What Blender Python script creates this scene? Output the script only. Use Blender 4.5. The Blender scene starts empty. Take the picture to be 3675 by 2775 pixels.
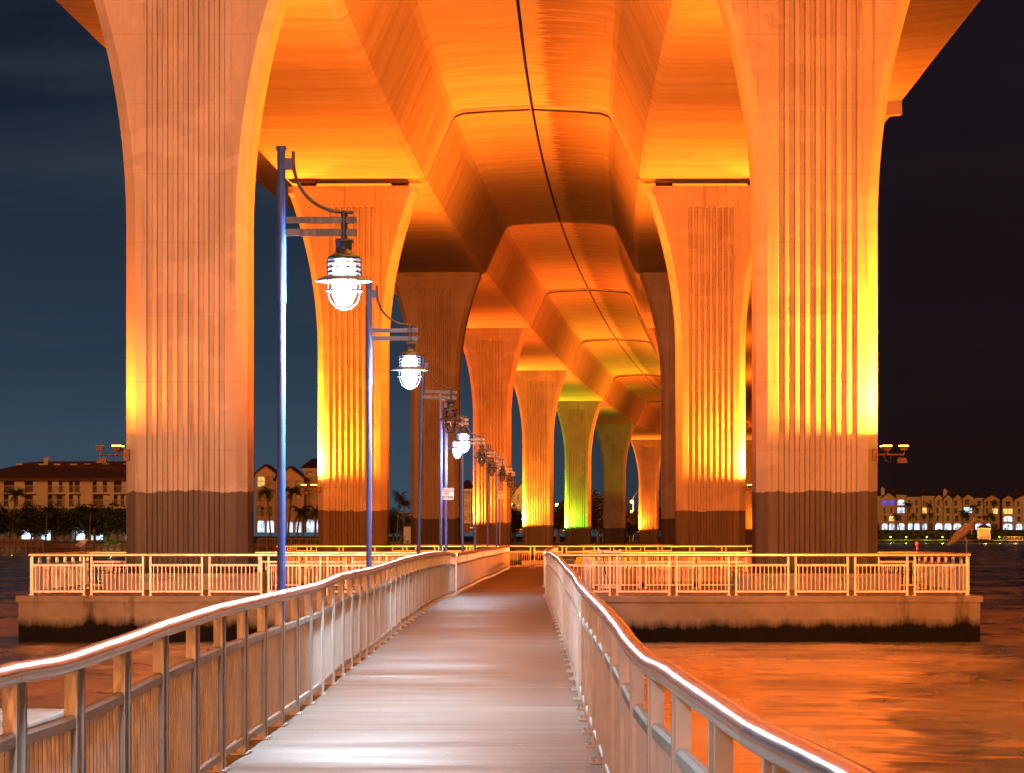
import bpy, math, random
from mathutils import Vector, Matrix
R = math.radians
random.seed(7)
sc = bpy.context.scene
C = sc.collection

# ------------------------------------------------------------------ layout numbers
F = 6484.0; VX = 1150.0; HY = 1158.0; EYE = 2.68; FLOOR = 1.17; SPAN = 64.5
def P(x, y, Y):                       # photo position + depth -> point in the world
    return Vector(((x - VX) / F * Y, Y, EYE - (y - HY) * Y / F))
def pier_y(n): return 86.0 + SPAN * n
def axis(n): return -0.86 + 0.25 * n + 0.59 * n * n
BK = {-2: 15.6, -1: 16.3, 0: 17.1, 1: 17.8, 2: 18.8, 3: 19.3, 4: 18.9, 5: 18.3, 6: 17.7, 7: 17.2, 8: 16.5, 9: 15.5}
def soffit(n):
    i = max(-2, min(8, math.floor(n))); t = n - i
    g = lambda k: BK[max(-2, min(9, k))]
    p0, p1, p2, p3 = g(i - 1), g(i), g(i + 1), g(i + 2)
    return EYE + 0.5 * (2*p1 + (p2-p0)*t + (2*p0-5*p1+4*p2-p3)*t*t + (3*p1-p0-3*p2+p3)*t**3)
def lerp_tab(tab, y):
    if y <= tab[0][0]: return tab[0][1]
    for (a, va), (b, vb) in zip(tab, tab[1:]):
        if y <= b:
            t = (y - a) / (b - a); t = t * t * (3 - 2 * t) * .5 + t * .5
            return va + (vb - va) * t
    return tab[-1][1]

# ------------------------------------------------------------------ materials
def new_mat(name):
    m = bpy.data.materials.new(name); m.use_nodes = True
    nt = m.node_tree; b = nt.nodes['Principled BSDF']
    return m, nt, b
def N(nt, t, **kw):
    n = nt.nodes.new(t)
    for k, v in kw.items():
        if k in n.inputs: n.inputs[k].default_value = v
        else: setattr(n, k, v)
    return n
def L(nt, a, b): nt.links.new(a, b)
def ramp(nt, fac, stops):
    r = nt.nodes.new('ShaderNodeValToRGB')
    while len(r.color_ramp.elements) < len(stops): r.color_ramp.elements.new(0.5)
    for e, (p, c) in zip(r.color_ramp.elements, stops):
        e.position = p; e.color = (c if hasattr(c, '__len__') else (c, c, c)) + ((1,) if not hasattr(c, '__len__') or len(c) == 3 else ()) if hasattr(c, '__len__') else (c, c, c, 1)
    L(nt, fac, r.inputs[0]); return r.outputs[0]
def mix(nt, fac, a, b, mode='MIX'):
    m = nt.nodes.new('ShaderNodeMix'); m.data_type = 'RGBA'; m.blend_type = mode
    for s, v in ((0, fac), (6, a), (7, b)):
        if hasattr(v, 'is_output') or isinstance(v, bpy.types.NodeSocket): L(nt, v, m.inputs[s])
        else: m.inputs[s].default_value = v if s == 0 else tuple(v) + (1,)
    return m.outputs[2]
def coords(nt, scale=(1, 1, 1), obj=False, loc=(0, 0, 0)):
    if obj: o = N(nt, 'ShaderNodeTexCoord').outputs['Object']
    else: o = N(nt, 'ShaderNodeNewGeometry').outputs['Position']
    mp = N(nt, 'ShaderNodeMapping'); L(nt, o, mp.inputs[0]); mp.inputs['Scale'].default_value = scale
    mp.inputs['Location'].default_value = loc
    return mp.outputs[0]
def noise(nt, vec, scale, detail=4, rough=.55):
    n = N(nt, 'ShaderNodeTexNoise'); n.inputs['Scale'].default_value = scale
    n.inputs['Detail'].default_value = detail; n.inputs['Roughness'].default_value = rough
    L(nt, vec, n.inputs['Vector']); return n.outputs[0]
def bump(nt, b, h, strength=.3, dist=.02, prev=None):
    n = N(nt, 'ShaderNodeBump'); n.inputs['Strength'].default_value = strength; n.inputs['Distance'].default_value = dist
    L(nt, h, n.inputs['Height'])
    if prev: L(nt, prev, n.inputs['Normal'])
    L(nt, n.outputs[0], b.inputs['Normal']); return n.outputs[0]
def simple(name, col, rough=.6, metal=0., var=.25, scale=3., bmp=.0, spec=None):
    m, nt, b = new_mat(name)
    c2 = tuple(x * (1 - var) for x in col)
    n = noise(nt, coords(nt), scale)
    L(nt, mix(nt, ramp(nt, n, [(.3, 0.), (.7, 1.)]), c2, col), b.inputs['Base Color'])
    b.inputs['Roughness'].default_value = rough; b.inputs['Metallic'].default_value = metal
    if spec is not None: b.inputs['Specular IOR Level'].default_value = spec
    if bmp: bump(nt, b, noise(nt, coords(nt), scale * 6), bmp, .02)
    return m
def emis(name, col, strength, var=0., scale=1.):
    m, nt, b = new_mat(name)
    b.inputs['Base Color'].default_value = (.02, .02, .02, 1)
    b.inputs['Emission Strength'].default_value = strength
    if var:
        n = noise(nt, coords(nt), scale, 3)
        L(nt, mix(nt, ramp(nt, n, [(.35, 0.), (.65, 1.)]), tuple(c * (1 - var) for c in col), col), b.inputs['Emission Color'])
    else: b.inputs['Emission Color'].default_value = tuple(col) + (1,)
    return m

def column_material():
    m, nt, b = new_mat('column_concrete')
    o = coords(nt, obj=True)
    sep = N(nt, 'ShaderNodeSeparateXYZ'); L(nt, o, sep.inputs[0])
    # wavering top edge of the dark protective coat
    en = noise(nt, coords(nt, (1.1, 1.1, .05)), 1.0, 5, .7)
    ma = N(nt, 'ShaderNodeMath', operation='MULTIPLY_ADD'); L(nt, en, ma.inputs[0]); ma.inputs[1].default_value = -.42; L(nt, sep.outputs[2], ma.inputs[2])
    gt = N(nt, 'ShaderNodeMath', operation='GREATER_THAN'); L(nt, ma.outputs[0], gt.inputs[0]); gt.inputs[1].default_value = 2.56
    big = noise(nt, coords(nt, (.6, .6, .22)), 1.3, 5)
    fine = noise(nt, coords(nt, (1, 1, .35)), 9, 6)
    up = mix(nt, ramp(nt, big, [(.3, 0.), (.72, 1.)]), (.31, .29, .26), (.46, .45, .42))
    up = mix(nt, ramp(nt, fine, [(.42, .5), (.62, 0.)]), up, (.36, .33, .29))
    streak = noise(nt, coords(nt, (3.2, 3.2, .12)), 1.6, 5, .7)
    up = mix(nt, ramp(nt, streak, [(.56, 0.), (.68, .6)]), up, (.17, .13, .10))
    pat = noise(nt, coords(nt, (.5, .5, .9)), 1.1, 3, .4)
    up = mix(nt, ramp(nt, pat, [(.58, 0.), (.60, .35)]), up, (.50, .48, .44))
    low = mix(nt, ramp(nt, streak, [(.3, 0.), (.7, 1.)]), (.075, .068, .063), (.125, .115, .11))
    col = mix(nt, gt.outputs[0], low, up)
    # formwork lift lines
    ml = N(nt, 'ShaderNodeMath', operation='PINGPONG'); L(nt, sep.outputs[2], ml.inputs[0]); ml.inputs[1].default_value = 0.98
    lt = N(nt, 'ShaderNodeMath', operation='LESS_THAN'); L(nt, ml.outputs[0], lt.inputs[0]); lt.inputs[1].default_value = .012
    gate = N(nt, 'ShaderNodeMath', operation='MULTIPLY'); L(nt, lt.outputs[0], gate.inputs[0]); L(nt, gt.outputs[0], gate.inputs[1])
    g2 = N(nt, 'ShaderNodeMath', operation='MULTIPLY'); L(nt, gate.outputs[0], g2.inputs[0]); g2.inputs[1].default_value = .28
    col = mix(nt, g2.outputs[0], col, (.16, .12, .09))
    L(nt, col, b.inputs['Base Color']); b.inputs['Roughness'].default_value = .75; b.inputs['Specular IOR Level'].default_value = .25
    p = bump(nt, b, big, .35, .06)
    p = bump(nt, b, fine, .35, .012, p)
    pits = N(nt, 'ShaderNodeTexVoronoi'); pits.inputs['Scale'].default_value = 2.2; L(nt, o, pits.inputs['Vector'])
    bump(nt, b, ramp(nt, pits.outputs[0], [(.02, 0.), (.06, 1.)]), .5, .02, p)
    return m
def soffit_material():
    m, nt, b = new_mat('girder_concrete')
    a = noise(nt, coords(nt, (.45, 1.1, .5)), 1.2, 7, .62)
    c = noise(nt, coords(nt, (.05, .9, .2)), 1.0, 5, .6)
    d = noise(nt, coords(nt, (.8, .8, .8)), 4, 5)
    col = mix(nt, ramp(nt, a, [(.35, 0.), (.65, 1.)]), (.38, .36, .33), (.45, .44, .42))
    col = mix(nt, ramp(nt, c, [(.40, .45), (.56, 0.)]), col, (.27, .22, .18))
    col = mix(nt, ramp(nt, d, [(.6, 0.), (.75, .35)]), col, (.2, .17, .14))
    # segment joints every 3.2 m
    g = N(nt, 'ShaderNodeSeparateXYZ'); L(nt, coords(nt), g.inputs[0])
    pp = N(nt, 'ShaderNodeMath', operation='PINGPONG'); L(nt, g.outputs[1], pp.inputs[0]); pp.inputs[1].default_value = 1.6
    lt = N(nt, 'ShaderNodeMath', operation='LESS_THAN'); L(nt, pp.outputs[0], lt.inputs[0]); lt.inputs[1].default_value = .012
    ls = N(nt, 'ShaderNodeMath', operation='MULTIPLY'); L(nt, lt.outputs[0], ls.inputs[0]); ls.inputs[1].default_value = .35
    col = mix(nt, ls.outputs[0], col, (.15, .11, .08))
    # finger stains running away from the centre slot on the right-hand girder (uses the uv built on the mesh)
    uv = N(nt, 'ShaderNodeUVMap'); uv.uv_map = 'cross'
    su = N(nt, 'ShaderNodeSeparateXYZ'); L(nt, uv.outputs[0], su.inputs[0])
    mp = N(nt, 'ShaderNodeMapping'); L(nt, uv.outputs[0], mp.inputs[0]); mp.inputs['Scale'].default_value = (.0, 1.25, 1)
    fn = noise(nt, mp.outputs[0], 1.0, 6, .75)
    mp2 = N(nt, 'ShaderNodeMapping'); L(nt, uv.outputs[0], mp2.inputs[0]); mp2.inputs['Scale'].default_value = (.3, 2.6, 1)
    fn2 = noise(nt, mp2.outputs[0], 1.0, 5, .7)
    reach = N(nt, 'ShaderNodeMath', operation='MULTIPLY_ADD'); L(nt, fn, reach.inputs[0]); reach.inputs[1].default_value = 3.6; reach.inputs[2].default_value = -1.0
    df = N(nt, 'ShaderNodeMath', operation='SUBTRACT'); L(nt, su.outputs[0], df.inputs[0]); L(nt, reach.outputs[0], df.inputs[1])
    st = ramp(nt, df.outputs[0], [(.0, 0.), (.12, 1.)])
    fade = N(nt, 'ShaderNodeMapRange'); L(nt, su.outputs[0], fade.inputs[0])
    for i, v in enumerate((.5, 4.6, 1., .1)): fade.inputs[1 + i].default_value = v
    k = N(nt, 'ShaderNodeMath', operation='MULTIPLY'); L(nt, st, k.inputs[0]); L(nt, fade.outputs[0], k.inputs[1])
    k2 = N(nt, 'ShaderNodeMath', operation='MULTIPLY'); L(nt, k.outputs[0], k2.inputs[0]); L(nt, ramp(nt, fn2, [(.34, .15), (.50, 1.)]), k2.inputs[1])
    col = mix(nt, k2.outputs[0], col, (.14, .09, .065))
    L(nt, col, b.inputs['Base Color']); b.inputs['Roughness'].default_value = .8; b.inputs['Specular IOR Level'].default_value = .2
    p = bump(nt, b, a, .25, .04); bump(nt, b, d, .3, .015, p)
    return m
def cap_material():
    m, nt, b = new_mat('weathered_cap_concrete')
    v = coords(nt); g = N(nt, 'ShaderNodeSeparateXYZ'); L(nt, v, g.inputs[0])
    drip = noise(nt, coords(nt, (1.1, 1.1, .25)), 1.5, 7, .72)
    big = noise(nt, coords(nt, (.8, .8, 1.4)), .8, 5, .6)
    col = mix(nt, ramp(nt, big, [(.3, 0.), (.7, 1.)]), (.21, .18, .13), (.35, .32, .27))
    col = mix(nt, ramp(nt, drip, [(.58, 0.), (.72, .75)]), col, (.08, .06, .045))
    ma = N(nt, 'ShaderNodeMath', operation='MULTIPLY_ADD'); L(nt, drip, ma.inputs[0]); ma.inputs[1].default_value = -.72; L(nt, g.outputs[2], ma.inputs[2])
    w = ramp(nt, ma.outputs[0], [(.0, 1.), (.06, .75), (.26, 0.)])
    col = mix(nt, w, col, (.004, .0035, .003))
    L(nt, col, b.inputs['Base Color']); b.inputs['Roughness'].default_value = .7; b.inputs['Specular IOR Level'].default_value = .12
    p = bump(nt, b, drip, .5, .03); bump(nt, b, noise(nt, v, 14, 5), .5, .015, p)
    return m
def floor_material():
    m, nt, b = new_mat('brushed_deck_concrete')
    s = noise(nt, coords(nt, (.35, 9, 1)), 1.5, 6, .7)
    s2 = noise(nt, coords(nt, (.25, 1.2, 1)), 1.0, 5, .6)
    sp = noise(nt, coords(nt), 16, 2)
    col = mix(nt, ramp(nt, s, [(.3, 0.), (.7, 1.)]), (.17, .165, .155), (.29, .285, .275))
    col = mix(nt, ramp(nt, s2, [(.40, .8), (.58, 0.)]), col, (.11, .105, .10))
    col = mix(nt, ramp(nt, sp, [(.70, 0.), (.74, .6)]), col, (.6, .6, .58))
    col = mix(nt, ramp(nt, noise(nt, coords(nt), 2.2, 6, .7), [(.62, 0.), (.75, .5)]), col, (.13, .12, .11))
    L(nt, col, b.inputs['Base Color'])
    g = N(nt, 'ShaderNodeSeparateXYZ'); L(nt, coords(nt, (1, 1/.15, 1)), g.inputs[0])
    fl = N(nt, 'ShaderNodeMath', operation='FLOOR'); L(nt, g.outputs[1], fl.inputs[0])
    wn = N(nt, 'ShaderNodeTexWhiteNoise'); wn.noise_dimensions = '1D'; L(nt, fl.outputs[0], wn.inputs['W'])
    col = mix(nt, ramp(nt, wn.outputs[0], [(0., .35), (.6, 0.)]), col, (.10, .095, .09))
    fr = N(nt, 'ShaderNodeMath', operation='FRACT'); L(nt, g.outputs[1], fr.inputs[0])
    gp = ramp(nt, fr.outputs[0], [(.0, 1.), (.045, 1.), (.06, 0.)])
    gm = N(nt, 'ShaderNodeMath', operation='MULTIPLY'); L(nt, gp, gm.inputs[0]); gm.inputs[1].default_value = .55
    col = mix(nt, gm.outputs[0], col, (.03, .028, .025))
    nt.links.new(col, b.inputs['Base Color'])
    rr = ramp(nt, s2, [(.35, .42), (.65, .75)]); L(nt, rr, b.inputs['Roughness'])
    b.inputs['Specular IOR Level'].default_value = .4
    p = bump(nt, b, s, .6, .012); bump(nt, b, noise(nt, coords(nt), 40, 3), .3, .004, p)
    return m
def metal_material(name, col, metal, rough, bp=.08):
    m, nt, b = new_mat(name)
    n = noise(nt, coords(nt), 5, 5); f = noise(nt, coords(nt, (1, 1, .2)), 40, 4)
    L(nt, mix(nt, ramp(nt, n, [(.35, 0.), (.65, 1.)]), tuple(c * .82 for c in col), col), b.inputs['Base Color'])
    b.inputs['Metallic'].default_value = metal
    L(nt, ramp(nt, f if bp else n, [(.3, rough * .8), (.7, min(1, rough * 1.3))]), b.inputs['Roughness'])
    if bp: bump(nt, b, f, bp, .002)
    return m
def water_material():
    m, nt, b = new_mat('river_water')
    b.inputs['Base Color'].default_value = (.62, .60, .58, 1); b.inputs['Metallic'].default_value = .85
    b.inputs['IOR'].default_value = 1.4
    a = noise(nt, coords(nt, (.22, .22, 1)), 1.0, 3, .5)
    c = noise(nt, coords(nt, (1.6, 1.6, 1)), 1.0, 4, .6)
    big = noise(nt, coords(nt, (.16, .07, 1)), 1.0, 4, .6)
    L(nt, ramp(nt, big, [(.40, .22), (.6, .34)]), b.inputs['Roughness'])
    dk = ramp(nt, big, [(.38, (.42, .34, .22)), (.56, (1., .88, .55))]); L(nt, dk, b.inputs['Base Color'])  # gold of the reflections put into the base colour, in patches
    b.inputs['Specular Tint'].default_value = (1, 1, 1, 1)
    p = bump(nt, b, a, .8, .9); p = bump(nt, b, c, .3, .035, p)
    return m

M = {}
M['column'] = column_material(); M['soffit'] = soffit_material(); M['cap'] = cap_material(); M['deck'] = floor_material()
M['rail'] = metal_material('polished_aluminium', (.80, .74, .69), .85, .19, 0)
M['post'] = metal_material('satin_aluminium', (.74, .69, .64), .35, .42)
M['bench'] = simple('bench_concrete', (.42, .39, .35), .75, 0, .3, 2, .3)
M['slab'] = simple('pale_slab_concrete', (.45, .44, .42), .75, 0, .35, 2.5, .5)
M['edge'] = simple('slab_edge_concrete', (.18, .16, .14), .8, 0, .3, 2, .4)
M['water'] = water_material()
M['land'] = simple('shore_ground', (.05, .045, .03), .9, 0, .5, .2, .3)
M['bank'] = simple('shore_bank_stone', (.20, .12, .085), .85, 0, .6, 1.2, .6)
M['wood'] = simple('dock_timber', (.26, .17, .11), .75, 0, .45, 3, .4)
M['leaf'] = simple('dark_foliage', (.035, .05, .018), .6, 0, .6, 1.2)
M['leaf_lit'] = simple('lit_shrub_foliage', (.10, .16, .03), .6, 0, .5, 2)  # lighter leaf colour stands in for lamplight on the shrubs
M['palm'] = simple('palm_fronds', (.05, .065, .025), .55, 0, .5, 1.5)
M['bark'] = simple('palm_bark', (.16, .13, .10), .85, 0, .4, 3, .5)
M['roof'] = simple('brown_shingle_roof', (.15, .062, .032), .85, 0, .35, 1.5, .4)
M['roof_dark'] = simple('dark_tile_roof', (.07, .045, .035), .8, 0, .4, 1, .4)
M['stucco'] = simple('cream_stucco', (.66, .58, .42), .85, 0, .2, .8, .2)
M['stucco_warm'] = simple('peach_stucco', (.68, .50, .33), .85, 0, .25, .5, .2)
M['trim'] = simple('white_trim', (.6, .56, .5), .7, 0, .15, 2)
M['darkwin'] = simple('dark_window_glass', (.012, .012, .014), .15, 0, .4, 1)
M['curtain'] = simple('drawn_curtain', (.15, .10, .06), .8, 0, .4, 1.5)
M['lit_white'] = emis('lit_interior_white', (.62, .80, 1.0), 2.2, .75, .55)
M['lit_yellow'] = emis('lit_interior_yellow', (1.0, .62, .16), 1.8, .6, .8)
M['lit_blue'] = emis('lit_interior_blue', (.05, .10, .85), 1.1, .7, 1.2)
M['blue'] = metal_material('blue_pole_paint', (.09, .19, .85), .0, .45)
M['grey_metal'] = metal_material('blue_grey_lamp_metal', (.10, .14, .26), .4, .4)
M['brown_metal'] = metal_material('bronze_fixture_metal', (.10, .05, .03), .4, .5)
M['black'] = simple('black_rubber', (.01, .01, .01), .6, 0, .3, 4)
M['bin'] = simple('green_bin_plastic', (.012, .045, .022), .35, 0, .3, 3)
M['white'] = simple('white_sign_paint', (.5, .48, .46), .5, 0, .08, 6)
M['red'] = simple('red_sign_paint', (.5, .035, .03), .5, 0, .1, 6)
M['ink'] = simple('black_sign_ink', (.015, .015, .015), .5, 0, .1, 6)
M['hot_white'] = emis('lit_bulb_white', (.86, .94, 1.0), 30)
M['hot_orange'] = emis('lit_flood_lens', (1.0, .42, .07), 14)
M['hot_orange_dim'] = emis('lit_flood_lens_dim', (1.0, .30, .03), 4)
M['hot_green'] = emis('lit_dock_bulb', (.50, 1.0, .03), 3.5)
M['hot_red'] = emis('lit_red_beacon', (1.0, .012, .004), 7)
M['cold_glass'] = None
def glass_material(name, rough, col=(1, 1, 1)):
    m, nt, b = new_mat(name)
    b.inputs['Base Color'].default_value = col + (1,); b.inputs['Transmission Weight'].default_value = 1.
    b.inputs['Roughness'].default_value = rough; b.inputs['IOR'].default_value = 1.25
    return m
M['cold_glass'] = glass_material('clear_lamp_glass', .12, (.9, .9, .9))
M['joint'] = simple('joint_rubber', (.03, .02, .015), .8, 0, .3, 2)
M['feather'] = simple('grey_brown_feathers', (.22, .17, .15), .8, 0, .55, 28, .4)
M['feather_pale'] = simple('pale_feathers', (.42, .34, .28), .8, 0, .4, 30, .3)
M['beak'] = simple('horn_beak', (.35, .22, .07), .5, 0, .2, 10)
M['leg'] = simple('bird_leg_skin', (.20, .16, .11), .6, 0, .3, 10)

# ------------------------------------------------------------------ mesh building
class MB:
    def __init__(s): s.v = []; s.f = []; s.sm = []
    def add(s, vs, fs, smooth=False):
        o = len(s.v); s.v += [tuple(v) for v in vs]; s.f += [tuple(i + o for i in f) for f in fs]; s.sm += [smooth] * len(fs)
    def box(s, x0, x1, y0, y1, z0, z1, rot=0, piv=None):
        vs = [Vector((x, y, z)) for z in (z0, z1) for x, y in ((x0, y0), (x1, y0), (x1, y1), (x0, y1))]
        if rot:
            pv = Vector(piv) if piv else Vector(((x0+x1)/2, (y0+y1)/2, 0)); m = Matrix.Rotation(rot, 3, 'Z')
            vs = [m @ (v - pv) + pv for v in vs]
        s.add(vs, [(3,2,1,0), (4,5,6,7), (0,1,5,4), (1,2,6,5), (2,3,7,6), (3,0,4,7)])
    def bbox(s, x0, x1, y0, y1, z0, z1, c):        # box with chamfered vertical and top edges
        def ring(i, z): return [(x0+i+c,y0+i,z),(x1-i-c,y0+i,z),(x1-i,y0+i+c,z),(x1-i,y1-i-c,z),(x1-i-c,y1-i,z),(x0+i+c,y1-i,z),(x0+i,y1-i-c,z),(x0+i,y0+i+c,z)]
        s.loft([ring(0, z0), ring(0, z1 - c), ring(c * .3, z1 - c * .3), ring(c, z1)])
    def loft(s, rings, smooth=False, cap=True, closed=True):
        n = len(rings[0]); vs = [v for r in rings for v in r]; fs = []
        for k in range(len(rings) - 1):
            for i in range(n if closed else n - 1):
                j = (i + 1) % n
                fs.append((k*n+i, k*n+j, (k+1)*n+j, (k+1)*n+i))
        s.add(vs, fs, smooth)
        if cap:
            s.add(rings[0], [tuple(range(n))[::-1]]); s.add(rings[-1], [tuple(range(n))])
    def tube(s, pts, r, seg=8, smooth=True, cap=True, flat=1.0):
        pts = [Vector(p) for p in pts]; rs = r if isinstance(r, (list, tuple)) else [r] * len(pts)
        rings = []; up0 = None
        for i, p in enumerate(pts):
            d = (pts[min(i+1, len(pts)-1)] - pts[max(i-1, 0)]).normalized()
            up = Vector((0, 0, 1)) if abs(d.z) < .95 else Vector((0, 1, 0))
            if up0 is not None: up = up0
            a = d.cross(up).normalized(); b_ = a.cross(d).normalized(); up0 = b_ if abs(d.dot(b_)) < .9 else None
            rings.append([p + (a * math.cos(t) + b_ * math.sin(t) * flat) * rs[i] for t in [2*math.pi*k/seg for k in range(seg)]])
        s.loft(rings, smooth, cap)
    def lathe(s, prof, seg=16, c=(0, 0, 0), smooth=True):
        rings = [[(c[0] + r*math.cos(2*math.pi*k/seg), c[1] + r*math.sin(2*math.pi*k/seg), c[2] + z) for k in range(seg)] for r, z in prof]
        s.loft(rings, smooth, False)
    def ball(s, c, rad, seg=10, rings=7):
        rad = rad if hasattr(rad, '__len__') else (rad,)*3
        rr = []
        for i in range(rings + 1):
            t = math.pi * i / rings; q = max(math.sin(t), .02)
            rr.append([(c[0]+rad[0]*q*math.cos(2*math.pi*k/seg), c[1]+rad[1]*q*math.sin(2*math.pi*k/seg), c[2]-rad[2]*math.cos(t)) for k in range(seg)])
        s.loft(rr, True)
    def quad(s, a, b, c, d): s.add([a, b, c, d], [(0, 1, 2, 3)])
    def mesh(s, name, mat):
        me = bpy.data.meshes.new(name); me.from_pydata(s.v, [], s.f); me.update()
        me.polygons.foreach_set('use_smooth', s.sm)
        if mat: me.materials.append(mat)
        return me
    def build(s, name, mat, parent=None, loc=(0, 0, 0), rz=0):
        return place(s.mesh(name, mat), name, parent, loc, rz)
def place(me, name, parent=None, loc=(0, 0, 0), rz=0):
    o = bpy.data.objects.new(name, me); C.objects.link(o); o.location = loc; o.rotation_euler = (0, 0, rz)
    if parent: o.parent = parent
    return o
def tag(o, label=None, cat=None, group=None, kind=None):
    if label: o['label'] = label
    if cat: o['category'] = cat
    if group: o['group'] = group
    if kind: o['kind'] = kind
    return o
def thing(name, label, cat, loc=(0, 0, 0), rz=0, group=None):
    o = bpy.data.objects.new(name, None); C.objects.link(o); o.location = loc; o.rotation_euler = (0, 0, rz)
    return tag(o, label, cat, group)
def copy_tree(o, parent=None):
    c = o.copy(); C.objects.link(c); c.parent = parent
    for ch in o.children: copy_tree(ch, c)
    return c
def lamp(kind, loc, power, col, size=.1, spot=None, aim=None, blend=.1):
    l = bpy.data.lights.new('light', kind); l.energy = power; l.color = col
    o = bpy.data.objects.new('light', l); C.objects.link(o); o.location = loc
    if kind in ('POINT', 'SPOT'): l.shadow_soft_size = size
    if kind == 'SPOT': l.spot_size = R(spot); l.spot_blend = blend
    if aim is not None: o.rotation_euler = (Vector(aim)).to_track_quat('-Z', 'Y').to_euler()
    return o

# ------------------------------------------------------------------ sky
w = bpy.data.worlds.new("World"); sc.world = w; w.use_nodes = True
nt = w.node_tree; bg = nt.nodes['Background']
tc = N(nt, 'ShaderNodeTexCoord'); g = N(nt, 'ShaderNodeSeparateXYZ'); L(nt, tc.outputs['Generated'], g.inputs[0])
mr = N(nt, 'ShaderNodeMapRange'); L(nt, g.outputs[0], mr.inputs[0])
for i, v in enumerate((-.16, .17, 0, 1)): mr.inputs[1 + i].default_value = v
side = mr.outputs[0]
zl = N(nt, 'ShaderNodeMapRange'); L(nt, g.outputs[2], zl.inputs[0])
for i, v in enumerate((-.0, .20, 0, 1)): zl.inputs[1 + i].default_value = v
left = ramp(nt, zl.outputs[0], [(0., (.045, .085, .125)), (.30, (.022, .040, .066)), (.7, (.010, .016, .031)), (1., (.006, .009, .018))])
right = ramp(nt, zl.outputs[0], [(0., (.013, .005, .004)), (.3, (.010, .0055, .007)), (.8, (.009, .006, .010)), (1., (.007, .005, .008))])
lr = ramp(nt, side, [(.0, 0.), (.40, .0), (.72, .9), (.85, 1.)])
skyc = mix(nt, lr, left, right)
mp = N(nt, 'ShaderNodeMapping'); L(nt, tc.outputs['Generated'], mp.inputs[0]); mp.inputs['Scale'].default_value = (5, 5, 26)
cl = noise(nt, mp.outputs[0], 1.3, 5, .55)
skyc = mix(nt, ramp(nt, cl, [(.45, 0.), (.75, .40)]), skyc, mix(nt, lr, (.045, .062, .082), (.016, .010, .012)))
L(nt, skyc, bg.inputs['Color']); bg.inputs['Strength'].default_value = 1.0

# ------------------------------------------------------------------ water and land
me = MB(); me.quad((-900, -60, 0), (900, -60, 0), (900, 1500, 0), (-900, 1500, 0))
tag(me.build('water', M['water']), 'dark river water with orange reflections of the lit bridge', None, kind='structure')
SH = [(-900, 425), (46, 432), (60, 520), (95, 1100), (135, 1163), (900, 1163)]
ld = MB()
for (x0, y0), (x1, y1) in zip(SH, SH[1:]):
    ld.quad((x0, y0, -.5), (x1, y1, -.5), (x1, y1 + 1.2, 1.25), (x0, y0 + 1.2, 1.25))
    ld.quad((x0, y0 + 1.2, 1.25), (x1, y1 + 1.2, 1.25), (x1, y1 + 9, 1.5), (x0, y0 + 9, 1.5))
    ld.quad((x0, y0 + 9, 1.5), (x1, y1 + 9, 1.5), (x1 * 1.0, 6000, 2.0), (x0, 6000, 2.0))
tag(ld.build('ground', M['land']), 'dark riverside ground of the far shore', None, kind='structure')
bk = MB()
for (x0, y0), (x1, y1) in zip(SH[:2], SH[1:2]):
    bk.quad((x0, y0 - 1.2, -.2), (x1, y1 - 1.2, -.2), (x1, y1 - .2, .85), (x0, y0 - .2, .85))
    bk.quad((x0, y0 - .2, .85), (x1, y1 - .2, .85), (x1, y1 + .9, .95), (x0, y0 + .9, .95))
    bk.quad((x0, y0 + .9, .95), (x1, y1 + .9, .95), (x1, y1 + 1.1, 1.6), (x0, y0 + 1.1, 1.6))
tag(bk.build('river_bank', M['bank']), 'reddish stone river bank along the left far shore', None, kind='structure')

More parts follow.
